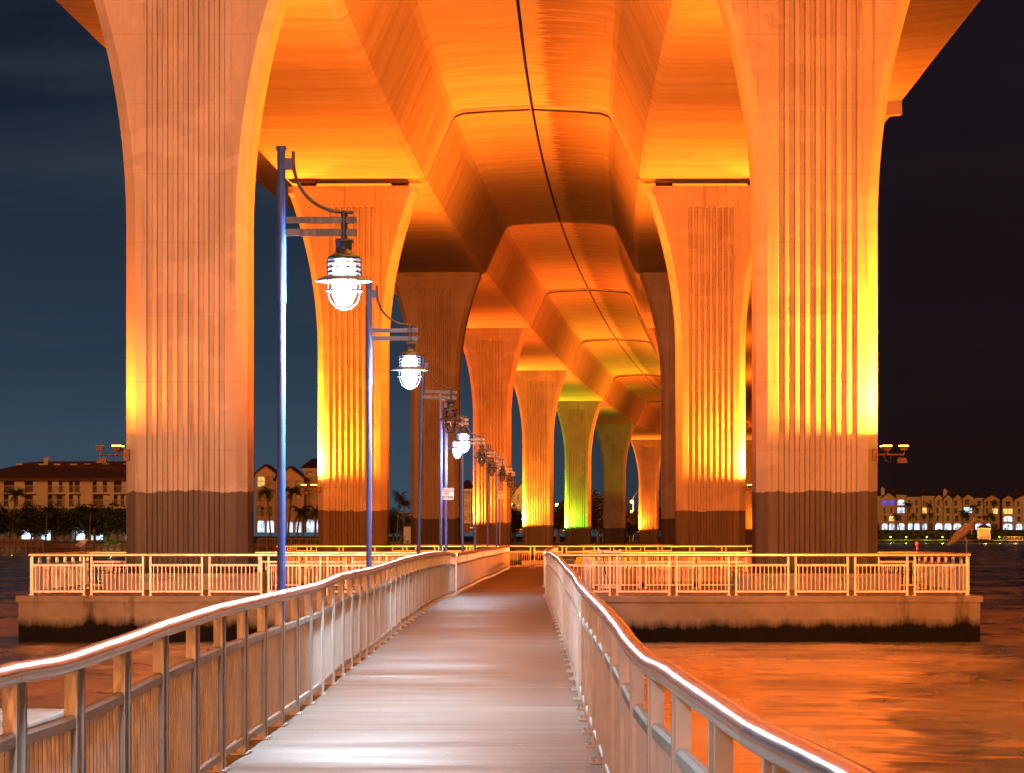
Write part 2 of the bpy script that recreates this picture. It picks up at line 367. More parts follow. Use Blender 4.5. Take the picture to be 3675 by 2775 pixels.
# ------------------------------------------------------------------ bridge girders
ORD = ['nearest', 'second', 'third', 'fourth', 'fifth', 'sixth', 'seventh', 'eighth', 'ninth']
SECT = [(.075, 4.35), (.075, 3.72), (2.2, 3.62), (3.45, 3.52), (3.85, 3.36), (4.05, 3.08), (5.35, .18), (5.62, 0), (12.12, 0), (12.4, .18), (13.7, 3.08), (13.95, 3.36), (14.4, 3.55), (18.5, 3.98), (18.5, 4.35)]
UNITS = [(-1.35, 1), (1, 3), (3, 4), (4, 5), (5, 6), (6, 7), (7, 8.4)]
def sect_pts(n, s, drop=0., lip=None):
    y = pier_y(n); a = axis(n); b = soffit(n)
    return [Vector((a + s * x, y, b + z - (drop if (lip and i in lip) else 0))) for i, (x, z) in enumerate(SECT)]
for s, side_name in ((-1, 'left'), (1, 'right')):
    for k, (n0, n1) in enumerate(UNITS):
        root = thing('box_girder', f'{ORD[k]} length of the {side_name} orange-lit concrete box girder overhead', 'bridge girder', group='box girders of the bridge')
        st = max(4, int((n1 - n0) * 22)); g0 = n0 + (.0006 if k else 0); g1 = n1 - .0006
        me = MB(); rings = [sect_pts(g0 + (g1 - g0) * i / st, s) for i in range(st + 1)]
        if s > 0: rings = [r[::-1] for r in rings]
        me.loft(rings)
        o = me.build('girder_body', M['soffit'], root)
        uvl = o.data.uv_layers.new(name='cross')
        for lp in o.data.loops:
            co = o.data.vertices[lp.vertex_index].co; nn = (co.y - 86) / SPAN
            uvl.data[lp.index].uv = ((co.x - axis(nn)), co.y)
        # parapet on the outer edge
        me = MB(); rr = []
        for i in range(st + 1):
            n = g0 + (g1 - g0) * i / st; y = pier_y(n); a = axis(n); b = soffit(n)
            rr.append([(a + s*18.1, y, b+4.35), (a + s*18.5, y, b+4.352), (a + s*18.45, y, b+5.2), (a + s*18.2, y, b+5.2)])
        me.loft(rr); me.build('parapet', M['soffit'], root)
        # thickened lip at the expansion joints
        if n1 < 7.5:
            for (na, nb, dz) in ((n1 - .0115, n1 - .0012, .10), (n1 - .0011, n1 + .0002, .19)):
                me = MB(); rr = []
                for n in (na, nb):
                    pts = sect_pts(n, s); idx = [1, 2, 3, 4, 5, 6]
                    low = [pts[i] + Vector((s * (-.05 if i > 4 else 0) + (s*.02 if i == 1 else 0), 0, -dz * (1 if i < 5 else .4))) for i in idx]
                    up = [pts[i] + Vector((s * (.3 if i > 4 else 0) + (s*.02 if i == 1 else 0), 0, .08)) for i in idx][::-1]
                    rr.append(low + up)
                me.loft(rr); me.build('end_lip' if dz < .15 else 'joint_seal', M['soffit' if dz < .15 else 'joint'], root)
                if dz > .15: continue
                me = MB(); rr = []
                for n in (na, nb):
                    pts = sect_pts(n, s); b0, b1 = pts[13], pts[12]
                    rr.append([b0 + Vector((-s*.02, 0, -.72)), b0 + Vector((-s*1.3, 0, -.80)), b0 + Vector((-s*1.5, 0, .06)), b0 + Vector((-s*.02, 0, .06))])
                me.loft(rr); me.build('edge_bracket', M['soffit'], root)

# ------------------------------------------------------------------ piers
WTOP, W0, HD, CH = 3.3, 1.72, 1.2, .30
FLH = 8.3; RAD = (FLH**2 + (WTOP - W0)**2) / (2 * (WTOP - W0))
def halfw(h): return W0 if h <= 0 else W0 + RAD - math.sqrt(RAD*RAD - h*h)
def column_mesh(H):
    zs = [0] + [H - FLH + FLH * i / 14 for i in range(15)]
    zs = [z for z in zs if z < H - 1.12] + [H - 1.12, H - 1.0, H - .55, H - .35, H]
    zs = sorted(set(round(z, 4) for z in zs)); me = MB(); rings = []
    GP, G0 = .292, -1.168
    for z in zs:
        wv = halfw(min(FLH - .35, z - (H - FLH))); gd = .095 if z <= H - 1.12 else 0
        if z > H - .36: wv += .05
        front = [(-wv + CH, 0)]
        for k in range(8):
            x = G0 + k * GP + .05
            front += [(x, 0), (x + .035, gd), (x + .155, gd), (x + .19, 0)]
        front.append((wv - CH, 0))
        f = [(x, -HD + d) for x, d in front]; bk_ = [(-x, HD - d) for x, d in front]
        rings.append([(x, y, z) for x, y in f + [(wv, -HD + CH), (wv, HD - CH)] + bk_ + [(-wv, HD - CH), (-wv, -HD + CH)]])
    me.loft(rings); return me.mesh('shaft', M['column'])
def flood(side, yoff, lit):   # floodlight head with an upward-facing lens; local x outward
    pass
GROUPC = 'fluted bridge columns'
pnames = ['nearest', 'second', 'third', 'fourth', 'fifth', 'sixth', 'seventh', 'eighth']
rowdesc = {(-1, 0): 'pale orange fluted column nearest on the left with a brown-grey base', (-1, 1): 'bright orange fluted column behind the first lamp posts on the left',
  (-1, 2): 'unlit dusky brown column between two glowing orange ones', (-1, 3): 'orange fluted column right behind the row of unlit lamps',
  (-1, 4): 'golden fluted column whose flared cap is fully visible mid picture', (-1, 5): 'fluted column washed green by its floodlight',
  (-1, 6): 'dark unlit fluted column next after the green-lit one', (-1, 7): 'small farthest orange-lit column at the end of the left row',
  (1, 0): 'tall vivid orange column nearest on the right with chalky dark base', (1, 1): 'bright orange fluted column half hidden behind the nearest right column',
  (1, 2): 'dark red unlit column edge beside the second right column'}
OR = (1.0, .155, .008); YE = (1.0, .20, .012); DR = (1., .12, .008)
def floodlight(x, y, z, s, lit, label, hot='hot_orange', rz=0):
    t = thing('floodlight', label, 'floodlight', (x, y, z), rz, 'column-mounted floodlights')
    b = MB(); b.box(-.16, .06, -.22, .22, -.24, .24)
    b.build('wall_plate', M['brown_metal'], t)
    b = MB(); b.tube([(0, 0, 0), (s*1.15, 0, 0)], .045, 8); b.tube([(s*.45, -.45, 0), (s*.45, .45, 0)], .035, 8); b.tube([(s*1.1, -.35, 0), (s*1.1, .35, 0)], .035, 8)
    b.tube([(s*.3, 0, -.02), (s*.42, -.1, -.28), (s*.6, -.05, -.3), (s*.62, 0, -.02)], .02, 6); b.build('bracket_arm', M['brown_metal'], t)
    for (hx, hy, on, tilt) in ((.42, -.4, lit, 0), (1.12, -.3, lit == 2, 0), (.42, .42, lit, 0)):
        hb = MB()
        hb.tube([(s*hx, hy, .02), (s*hx + s*.05, hy, .16)], .03, 6)
        hb.loft([[(s*hx+dx*.11, hy+dy*.11, .16) for dx, dy in ((-1,-1),(1,-1),(1,1),(-1,1))], [(s*hx+dx*.20, hy+dy*.15, .34) for dx, dy in ((-1,-1),(1,-1),(1,1),(-1,1))]])
        h = hb.build('lamp_head', M['brown_metal'], t)
        lb = MB(); lb.bbox(s*hx - .19, s*hx + .19, hy - .14, hy + .14, .345, .385, .012)
        lb.build('lens', M[hot] if on else M['darkwin'], h)
    nb = MB(); nb.loft([[(s*1.12+dx*.16, .25+dy*.13, -.12) for dx, dy in ((-1,-1),(1,-1),(1,1),(-1,1))], [(s*1.12+dx*.22, .25+dy*.17, -.34) for dx, dy in ((-1,-1),(1,-1),(1,1),(-1,1))]])
    nb.build('lamp_head', M['brown_metal'], t)
    return t
# per column: (front power, rear power, colour); kW of radiant power
LIT = {(-1, 0): (1.6, 26, OR), (1, 0): (19, 28, OR), (-1, 1): (24, 24, OR), (1, 1): (24, 22, OR), (-1, 2): (0, 9, DR), (1, 2): (0, 9, DR),
       (-1, 3): (20, 14, DR), (1, 3): (14, 12, DR), (-1, 4): (24, 20, YE), (1, 4): (14, 16, OR), (-1, 5): (9, 12, (.16, 1., .02)), (1, 5): (16, 16, OR),
       (-1, 6): (0, 0, OR), (1, 6): (6, 10, DR), (-1, 7): (18, 10, OR), (1, 7): (10, 6, OR)}
PW = 1.0
for n in range(8):
    th = -math.atan((.25 + 1.18 * n) / SPAN); H = soffit(n) - (.38 if n == 1 else .004) - FLOOR
    shaft = column_mesh(H)
    for s in (-1, 1):
        cx = axis(n) + s * 8.93; cy = pier_y(n); rw = 'left' if s < 0 else 'right'
        root = thing('bridge_column', rowdesc.get((s, n), f'{pnames[n]} fluted concrete column of the right row, behind nearer columns'), 'bridge column', (cx, cy, FLOOR), th, GROUPC)
        place(shaft, 'shaft', root)
        for q in ((-2.3, 2.3) if n == 1 else ()):
            b = MB(); b.box(q - .5, q + .5, -.5, .5, H, H + .10); b.lathe([(.01, .10), (.42, .10), (.42, .24), (.01, .24)], 16, (q, 0, H)); b.box(q - .42, q + .42, -.45, .45, H + .24, H + .375)
            b.build('bearing', M['brown_metal'], root)
        if n > 1:
            b = MB(); b.bbox(-2.6, 2.6, -2.2, 2.2, -1.6, .0 - .02, .1); b.build('footing', M['cap'], root)
        fp, rp, col = LIT[(s, n)]; nx = {0: 150, 2: 60, 3: 60, 4: 8, 6: 40}.get(n, 0)
        hz = 5.35
        ex = cx + s * (W0 - .02)
        fcol = 'green' if (s, n) == (-1, 5) else 'orange'
        hot = {'green': 'hot_green', 'orange': 'hot_orange' if n < 3 else 'hot_orange_dim'}[fcol]
        on = (2 if (s, n) in ((1, 0), (-1, 1)) else 1) if fp else 0
        if (s, n) == (-1, 2): lab = 'dark unlit floodlight bracket on the dusky brown column'
        elif s < 0: lab = (f'{fcol} floodlight cluster on the outer side of the {pnames[n]} left column' if on else f'unlit floodlight cluster on the {pnames[n]} left column')
        else: lab = f'{"bright" if on else "unlit"} floodlight cluster on the outer side of the {pnames[n]} right column'
        fl_z = EYE + (1158 - 982) / 76.6 if n < 3 else EYE + 1.0
        if n in (0, 1, 2): fl_z = [4.98, 4.98, 4.1][n]
        if n >= 3: fl_z = 3.2
        floodlight(ex - s*.05, cy - HD + .12, fl_z, s, on, lab, hot, th).scale = (.68,) * 3
        lz = fl_z + .62
        m0 = Matrix.Rotation(th, 3, 'Z')
        def wp(lx, ly): v = m0 @ Vector((lx, ly, 0)); return (cx + v.x, cy + v.y, lz)
        if fp: # grazing the front face, upward half-space only
            lamp('SPOT', wp(s * (2.25 if n == 0 else 2.6), -HD - (.75 if n == 0 else .38)), fp * 1000 * {(1, 0): .22, (-1, 0): .12}.get((s, n), 1.9 if n == 5 else .45 + .25 * (n > 2)), col, .12, 172, (-s * .10, .0, 1), .06)
            lamp('SPOT', wp(s * 2.8, -HD - (.9 if n == 0 else .45)), fp * 1000 * (.8 if n == 5 and s < 0 else 2.3), OR if n == 5 else col, .3, 140 if n < 2 else 112, (-s * .52, -.18, 1), .7)
        if nx: lamp('SPOT', wp(s * .4, HD + .5), nx * 1000, OR if n != 3 else YE, .4, 34, (-s * .02, 1, .10), .6)
        if rp:
            lamp('SPOT', wp(s * (.2 if n == 2 else 2.4), HD + (.12 if n == 2 else .9)), rp * 1000 * (1.6 if n == 2 else 2.3), OR if n == 5 else col, .05 if n == 2 else .3, 165 if n == 2 else (145 if n == 0 else (124 if n == 1 else 112)), (-s * .25, .75, 1) if n == 2 else (-s * .52, .18, 1), .3 if n == 2 else .7)

for s in (-1, 1):   # unseen floodlights of the out-of-view pier, added to fill the nearest columns
    a0 = Vector((s * 9.4 - .5, 20, 5.4)); b0 = Vector((s * 9.2 - .8, 86, 12.5))
    lamp('SPOT', a0, 225000 if s > 0 else 200000, (1., .20, .025) if s > 0 else (1., .31, .12), .4, 29, b0 - a0, .9)
lamp('SPOT', (14.5, 30, 4.8), 560000, (1., .30, .014), .4, 116, (-.1, .25, 1), .6)  # added unseen spot, brightens the near deck that the right water reflects
lamp('SPOT', (-13.5, 24, 4.8), 8000, OR, .4, 110, (.1, .25, 1), .6)  # weaker added spot, unseen, for the left near deck and water
# ------------------------------------------------------------------ railings
RH = 1.07
def post_mesh():
    b = MB(); b.box(-.028, .028, -.024, .024, .012, RH - .07)
    b.box(-.075, .055, -.05, .05, 0, .012); b.tube([(-.05, -.0, .012), (-.05, 0, .03)], .011, 6); return b.mesh('post', M['post'])
POST = post_mesh(); PANELS = {}
def panel_mesh(ln):                       # along local y, length ln
    k = round(ln, 2)
    if k in PANELS: return PANELS[k]
    b = MB(); h = k / 2
    b.loft([[(x, -h, z) for x, z in pr] for pr in ()] or [[(x, y, z) for x, z in ((-.024,.745),(.024,.745),(.024,.785),(.014,.80),(-.014,.80),(-.024,.785))] for y in (-h, h)])
    b.loft([[(x, y, z) for x, z in ((-.022,.075),(.022,.075),(.022,.118),(.012,.128),(-.012,.128),(-.022,.118))] for y in (-h, h)])
    n = max(2, round(k / .108)); st = k / n
    for i in range(n):
        y = -h + st * (i + .5); b.box(-.0085, .0085, y - .0085, y + .0085, .125, .748)
    PANELS[k] = b.mesh('infill_panel', M['post']); return PANELS[k]
def railing(pts, label, group='aluminium railings', pitch=1.49, start_half=False, joints=0, zfun=None):
    """pts: list of (x,y); a railing that follows them; base height from zfun(y) or FLOOR"""
    zf = zfun or (lambda y: FLOOR)
    root = thing('railing', label, 'railing', (pts[0][0], pts[0][1], zf(pts[0][1])), 0, group)
    o0 = Vector(root.location)
    seg = [0]; 
    for a, c in zip(pts, pts[1:]): seg.append(seg[-1] + math.dist(a, c))
    tot = seg[-1]; nb = max(1, round(tot / pitch)); pt = tot / nb
    def at(d):
        d = max(0, min(tot, d))
        for i in range(len(seg) - 1):
            if d <= seg[i+1] + 1e-9:
                t = (d - seg[i]) / max(1e-9, seg[i+1] - seg[i]); a, c = pts[i], pts[i+1]
                x = a[0] + (c[0]-a[0])*t; y = a[1] + (c[1]-a[1])*t
                return Vector((x, y, zf(y)))
        return Vector((*pts[-1], zf(pts[-1][1])))
    def head(d):
        v = at(d + .3) - at(d - .3); return math.atan2(-v.x, v.y), v
    # top rail, in lengths with small sleeves at the joints
    b = MB(); prev = []
    steps = max(1, int(tot / .5)); line = [at(tot * i / steps) + Vector((0, 0, RH - .045)) - o0 for i in range(steps + 1)]
    if joints:
        per = max(1, int(joints / (tot / steps)))
        for i in range(0, steps, per):
            sgm = line[i:i + per + 1]
            if len(sgm) > 1:
                d0 = (sgm[1]-sgm[0]).normalized() * .006; sgm = [sgm[0] + d0] + sgm[1:-1] + [sgm[-1] - d0]
                b.tube(sgm, .047, 16)
                sl = (line[i] - d0 * 15, line[i] + d0 * 15); b.tube(sl, .0435, 12)
    else: b.tube(line, .047, 14)
    b.build('top_rail', M['rail'], root)
    G = .095
    for i in range(nb + 1):
        for sg in (-1, 1):
            d = i * pt + sg * G
            if d < -.01 or d > tot + .01: continue
            p = at(d) - o0; h, _ = head(d)
            place(POST, 'post', root, p, h)
        if i < nb:
            d = (i + .5) * pt; h, v = head(d); ln = pt - 2 * G - .05
            o = place(panel_mesh(ln), 'infill_panel', root, at(d) - o0, h)
            v = at(d + ln/2) - at(d - ln/2)
            o.rotation_euler = (math.atan2(v.z, math.hypot(v.x, v.y)), 0, h)
    return root

# walkway height profile: drop of the rail top under the eye -> floor height
TOPS = [(8, .50), (11.3, .482), (12.7, .503), (14.5, .485), (16.4, .455), (19, .432), (22, .432), (27.5, .43), (31.5, .382), (37, .38), (43, .352), (46, .327), (52, .318), (59.5, .312), (65.5, .334), (71, .37), (76.5, .44), (80, .44), (92, .44), (102, .42), (120, .43), (142, .44), (200, .44)]
def wz(y): return EYE - lerp_tab(TOPS, y) - RH
XL = [(5, -2.0), (76.5, -2.0), (79, -1.99), (95, -1.80), (115, -1.42), (143, -1.10)]
XR = [(3, .86), (4.6, .79), (6.33, .715), (8.5, .60), (11.27, .522), (14, .478), (20, .455), (40, .44), (60, .38), (76.5, .35), (88, .36), (102, .50), (120, .78), (143, 1.2)]
def xl(y): return lerp_tab(XL, y)
def xr(y): return lerp_tab(XR, y)
railing([(xl(4.0 + 73.0 * i / 60), 4.0 + 73.0 * i / 60) for i in range(61)], 'long wavy silver railing on the left edge of the walkway', 'walkway railings', 1.524, joints=3.0, zfun=wz)
railing([(xr(3.2 + 73.0 * i / 60), 3.2 + 73.0 * i / 60) for i in range(61)], 'long curving silver railing sweeping to the lower right of the walkway', 'walkway railings', 1.524, joints=3.0, zfun=wz)
railing([(xl(78 + 64.5 * i / 30), 78 + 64.5 * i / 30) for i in range(31)], 'red-lit railing on the left of the farther walkway section', 'walkway railings', 1.5, zfun=wz)
railing([(xr(88 + 54.5 * i / 30), 88 + 54.5 * i / 30) for i in range(31)], 'curved far railing on the right of the farther walkway section', 'walkway railings', 1.5, zfun=wz)

# walkway slab
def slab(y0, y1, n, name, label):
    root = thing(name, label, 'walkway', (0, 0, 0)); root['kind'] = 'structure'
    b = MB(); rr = []; ed = MB(); er = []
    for i in range(n + 1):
        y = y0 + (y1 - y0) * i / n; z = wz(y); a, c = xl(y) - .16, xr(y) + .16
        rr.append([(a, y, z - .002), (c, y, z - .002), (c, y, z - .05), (a, y, z - .05)])
        er.append([(a - .015, y, z - .05), (c + .015, y, z - .05), (c - .25, y, z - .42), (a + .25, y, z - .42)])
    b.loft([r[::-1] for r in rr]); ed.loft([r[::-1] for r in er]); b.build('walking_surface', M['deck'], root); ed.build('slab_edge', M['edge'], root)
    return root
slab(2.5, 142.6, 140, 'walkway', 'long pale concrete walkway leading under the bridge')
k = 0
for y in (22, 38, 54, 70, 100, 120):
    k += 1
    t = thing('pile_bent', ['near', 'second', 'third', 'fourth', 'fifth', 'sixth'][k-1] + ' pile bent under the walkway, counted from the viewer', 'pile bent', ((xl(y)+xr(y))/2, y, 0), 0, 'pile bents under the walkway')
    zc = wz(y) - .42
    b = MB(); b.box(-1.5, 1.5, -.3, .3, zc - .45, zc - .003); b.build('cross_beam', M['edge'], t)
    for q in (-1.0, 1.0):
        b = MB(); b.tube([(q, 0, -1.5), (q, 0, zc - .44)], .22, 12); b.build('pile', M['cap'], t)

# ------------------------------------------------------------------ pier platforms with benches and rails
def platform(n, label, rails):
    yc = pier_y(n); a = axis(n)
    x0, x1 = a - 12.15, a + 12.2; y0, y1 = yc - 10.0, yc + 3.2
    t = tag(MBplat(x0, x1, y0, y1), label, 'pier platform', 'pier platforms')
    if not rails: return
    sd = 'near' if n == 0 else 'far'
    yf = y0 + .35; yb = yc + .55; xa, xb = x0 + .2, x1 - .2
    lx = xl(yf) - .1; rx = xr(yf) + .1
    if n == 0:
        railing([(xa, yf), (lx - .2, yf)], 'front railing of the near left fishing platform', 'platform railings')
        railing([(rx + .1, yf), (xb, yf)], 'front railing of the near right fishing platform, ending at the heron', 'platform railings')
    else:
        railing([(xa, yf), (xb, yf)], 'front railing of the second pier platform closing off the walkway end', 'platform railings')
    railing([(xa, yf + .3), (xa, yb)], f'outer side railing of the {sd} left platform', 'platform railings')
    railing([(xb, yf + .3), (xb, yb)], f'outer side railing of the {sd} right platform', 'platform railings')
    for s, (o, i_) in ((-1, (xa, None)), (1, (xb, None))):
        cx = a + s * 8.93; nm = 'left' if s < 0 else 'right'
        railing([(o, yb), (cx + s * (W0 + .1), yb)], f'rear railing from the outer corner to the {sd} {nm} column', 'platform railings')
        railing([(cx - s * (W0 + .1), yb), ((lx - .5) if s < 0 else rx + 1.2, yb)], f'rear railing between the {sd} {nm} column and the walkway', 'platform railings')
        b = MB(); b.bbox(-2.25, 2.25, -2.0, 1.9, 0, .46, .07)
        tag(b.build('concrete_bench', M['bench'], None, (cx, yc, FLOOR + .003)), f'long low concrete bench around the foot of the {sd} {nm} column', 'bench', 'benches around the columns')
def MBplat(x0, x1, y0, y1):
    b = MB(); yc = (y0 + y1) / 2
    b.box(x0, x1, y0, y1, -1.2, FLOOR - .16); b.bbox(x0 - .07, x1 + .07, y0 - .07, y1 + .07, FLOOR - .158, FLOOR, .02)
    return b.build('pier_platform', M['cap'])
platform(0, 'broad concrete platform around the two nearest columns, black with growth at the waterline', True)
platform(1, 'second concrete platform farther along the walkway', True)
tag(MBplat(-14.0, -4.12, 17.5, 26.2), 'pale concrete platform corner low at the left behind the near railing', 'pier platform', 'pier platforms').data.materials[0] = M['slab']

# open gate leaf by the right platform
t = thing('gate', 'open silver gate leaf just inside the near right platform', 'gate', (1.78, 79.6, FLOOR), R(-8))
b = MB()
for x in (0, .55): b.box(x - .03, x + .03, -.03, .03, .08, 1.16)
b.box(-.03, .58, -.028, .028, 1.06, 1.12); b.box(-.03, .58, -.028, .028, .12, .18); b.box(-.03, .58, -.028, .028, .70, .75); b.build('gate_frame', M['post'], t)
b = MB()
for i in range(5): b.box(.06 + i * .1, .085 + i * .1, -.01, .01, .16, .72)
b.build('infill_panel', M['post'], t)
b = MB(); b.box(-.42, -.2, -.05, .05, 0, 1.0); b.build('hinge_post', M['rail'], t)
b = MB(); b.tube([(.1, -.06, 1.1), (.15, -.07, .6), (.32, -.06, .1), (.2, -.05, .02)], .012, 6); b.build('hose', M['black'], t)

# wheeled rubbish bin
t = thing('rubbish_bin', 'dark green wheeled bin with lid and white fish emblem', 'bin', (.98, 88.0, FLOOR))
b = MB(); b.loft([[(x*sx, y*sx, z) for x, y in ((-.24,-.25),(.24,-.25),(.26,-.22),(.26,.22),(.24,.25),(-.24,.25),(-.26,.22),(-.26,-.22))] for sx, z in ((.78,.06),(.8,.1),(1.0,.80),(1.06,.80),(1.06,.84))]); b.build('bin_body', M['bin'], t)
b = MB(); b.loft([[(x*sx, y*sx, z) for x, y in ((-.24,-.27),(.24,-.27),(.28,-.22),(.28,.25),(.24,.29),(-.24,.29),(-.28,.25),(-.28,-.22))] for sx, z in ((1.1,.842),(1.12,.88),(1.08,.93),(.9,.965),(.5,.975))]); b.build('lid', M['bin'], t)
for q in (-.25, .25):
    b = MB(); b.tube([(q - .03, .26, .1), (q + .03, .26, .1)], .1, 14); b.build('wheel', M['black'], t)
b = MB(); b.add([(-.12,-.262,.50),(-.04,-.258,.55),(.04,-.26,.53),(.10,-.262,.50),(.04,-.264,.46),(-.04,-.266,.455),(.16,-.261,.55),(.14,-.263,.50),(.16,-.266,.45),(-.02,-.256,.585)], [(0,1,2,3,4,5),(3,6,7),(3,7,8),(1,9,2)]); b.build('fish_emblem', M['white'], t)

# ------------------------------------------------------------------ lamp posts
def lamp_post_parts(lit):
    t = thing('lamp_post', 'x', 'lamp post')
    b = MB(); b.tube([(0, 0, -.35), (0, 0, 3.55)], .036, 14); b.tube([(0, 0, 3.55), (0, 0, 4.62)], .042, 14); b.build('pole', M['blue'], t)
    b = MB(); b.tube([(0, 0, 4.62), (0, 0, 4.885)], .036, 14); b.tube([(0, 0, 4.885), (0, 0, 4.925)], .046, 14); b.box(.03, .10, -.02, .02, 4.72, 4.82)
    b.build('pole_cap', M['blue'], t)
    b = MB(); b.box(.03, .66, -.02, .02, 4.25, 4.305); b.box(.03, .66, -.02, .02, 4.14, 4.20); b.build('cross_arm', M['grey_metal'], t)
    b = MB(); pts = []
    for i in range(13):
        q = math.pi / 2 * i / 12; pts.append((.105 + .43 * (1 - math.cos(q)), 0, 4.80 - .45 * math.sin(q) ** 1.0 + 0))
    pts = [(.105, 0, 4.88)] + pts + [(.63, 0, 4.345)]
    b.tube(pts, .015, 8); b.build('curved_brace', M['grey_metal'], t)
    lx = .55; q = thing('x', None, None); bpy.data.objects.remove(q)
    b = MB(); b.tube([(lx, 0, 4.10), (lx, 0, 4.35)], .028, 10); b.lathe([(.01, 4.12), (.075, 4.11), (.08, 4.08), (.07, 4.08), (.07, 3.99), (.09, 3.985), (.14, 3.955), (.145, 3.935), (.01, 3.935)], 20, (lx, 0, 0))
    hd = b.build('lantern_cap', M['grey_metal'], t)
    b = MB(); b.lathe([(.115, 3.80), (.17, 3.785), (.25, 3.745), (.252, 3.738), (.17, 3.772), (.115, 3.785), (.115, 3.80)], 28, (lx, 0, 0)); b.build('lamp_shade', M['grey_metal'], t)
    b = MB()
    for z in (3.905, 3.86, 3.82):
        b.tube([(lx + .145*math.cos(2*math.pi*k/20), .145*math.sin(2*math.pi*k/20), z) for k in range(21)], .009, 6)
    b.tube([(lx + .155*math.cos(2*math.pi*k/20), .155*math.sin(2*math.pi*k/20), 3.66) for k in range(21)], .010, 6)
    for k in range(4):
        a = 2*math.pi*k/4 + .3; ca, sa = math.cos(a), math.sin(a)
        pts = [(lx + .145*ca, .145*sa, 3.94), (lx + .148*ca, .148*sa, 3.66)] + [(lx + .148*math.cos(u)*ca, .148*math.cos(u)*sa, 3.66 - .165*math.sin(u)) for u in [math.pi/2*j/6 for j in range(1, 7)]]
        b.tube(pts, .007, 6)
    b.build('guard_cage', M['grey_metal'], t)
    b = MB(); b.lathe([(.07, 3.93), (.10, 3.88), (.108, 3.70), (.10, 3.61), (.065, 3.54), (.01, 3.52)], 22, (lx, 0, 0)); b.build('globe', M['hot_white'] if lit else M['cold_glass'], t)
    b = MB(); b.tube([(0, 0, -.45), (0, 0, -.3)], .10, 14); b.box(-.05, .25, -.05, .05, -.2, -.12); b.build('base_bracket', M['blue'], t)
    return t
LAMPS = [  # x, y, arm angle, lit, label
 (-2.2, 26.3, 0, 1, 'nearest tall blue lamp post with glaring white lantern'), (-2.2, 40.4, 0, 1, 'second lit lamp post, pale blue in front of the second column'),
 (-2.2, 57.4, 0, 0, 'slightly leaning blue post lost in the glare between lit lamps'), (-2.18, 71.3, 0, 1, 'dark blue lamp post immediately left of the larger warning sign'),
 (-2.22, 77.2, -57, 1, 'blue lamp post that carries the larger warning sign'), (-2.0, 86, 0, 0, 'lavender-tinted unlit lamp post just past the near platform'),
 (-1.90, 99.8, 0, 0, 'unlit lamp post in front of the left edge of the fourth column'), (-1.66, 111.6, 0, 0, 'unlit lamp post at the middle of the fourth column'),
 (-1.48, 123.6, 0, 0, 'thin unlit lamp post immediately left of the smaller sign'), (-1.42, 131, 0, 0, 'farthest lamp post, which carries the smaller sign'),
 (-2.2, 8.8, 0, 1, 'lamp post beside the viewer, above the picture')]
lp = {1: lamp_post_parts(True), 0: lamp_post_parts(False)}; used = {0: False, 1: False}
for (x, y, ang, lit, lab) in LAMPS:
    t = lp[lit] if not used[lit] else copy_tree(lp[lit]); used[lit] = True
    t.location = (x, y, FLOOR + .0); t.rotation_euler = (0, 0, R(ang)); tag(t, lab, 'lamp post', 'blue lamp posts along the walkway')
    if y == 57.4: t.rotation_euler = (0, R(1.3), 0)
    if lit:
        dx, dy = .55 * math.cos(R(ang)), .55 * math.sin(R(ang))
        lamp('POINT', (x + dx, y + dy, FLOOR + 3.36), {26.3: 1050, 40.4: 520, 71.3: 420, 77.2: 120}.get(y, 360), (.66, .87, 1.0), .16)
# warning signs
def sign(x, y, z, wd, ht, label):
    t = thing('warning_sign', label, 'sign', (x, y, z), 0, 'warning signs on lamp posts')
    b = MB()
    r = .025; pts = []
    for cx_, cz, a0 in ((wd/2-r, ht/2-r, 0), (-wd/2+r, ht/2-r, 90), (-wd/2+r, -ht/2+r, 180), (wd/2-r, -ht/2+r, 270)):
        pts += [(cx_ + r*math.cos(R(a0+q)), cz + r*math.sin(R(a0+q))) for q in (0, 30, 60, 90)]
    b.loft([[(px, 0, pz) for px, pz in pts], [(px, .006, pz) for px, pz in pts]]); b.build('sign_plate', M['white'], t)
    b = MB(); b.box(-wd/2 + .015, wd/2 - .015, -.003, .0, ht*.20, ht*.46); b.build('red_band', M['red'], t)
    for txt, sz, zz, mt in (('WARNING', .062, ht*.255, 'white'), ('NO', .082, -ht*.04, 'ink'), ('NETTING', .082, -ht*.36, 'ink')):
        c = bpy.data.curves.new('lettering', 'FONT'); c.body = txt; c.size = sz * wd / .39 * 1.05; c.align_x = 'CENTER'; c.extrude = .0008; c.offset = .0016
        tmp = bpy.data.objects.new('lettering', c); C.objects.link(tmp); bpy.context.view_layer.update()
        me_ = bpy.data.meshes.new_from_object(tmp.evaluated_get(bpy.context.evaluated_depsgraph_get())); bpy.data.objects.remove(tmp)
        me_.materials.clear(); me_.materials.append(M[mt]); o = place(me_, 'lettering', t)
        o.location = (0, -.0065 if mt == 'white' else -.0035, zz); o.rotation_euler = (R(90), 0, 0)
    b = MB(); b.box(-.05, .05, .006, .05, -.05, .05); b.build('clamp', M['grey_metal'], t)
sign(-2.20, 77.0, EYE + 1.08, .37, .30, 'larger warning sign reading NO NETTING under a red band')
sign(-1.40, 130.8, P(0, 1070, 131).z + .62 * 0, .40, .32, 'smaller distant NO NETTING sign before the fourth column')

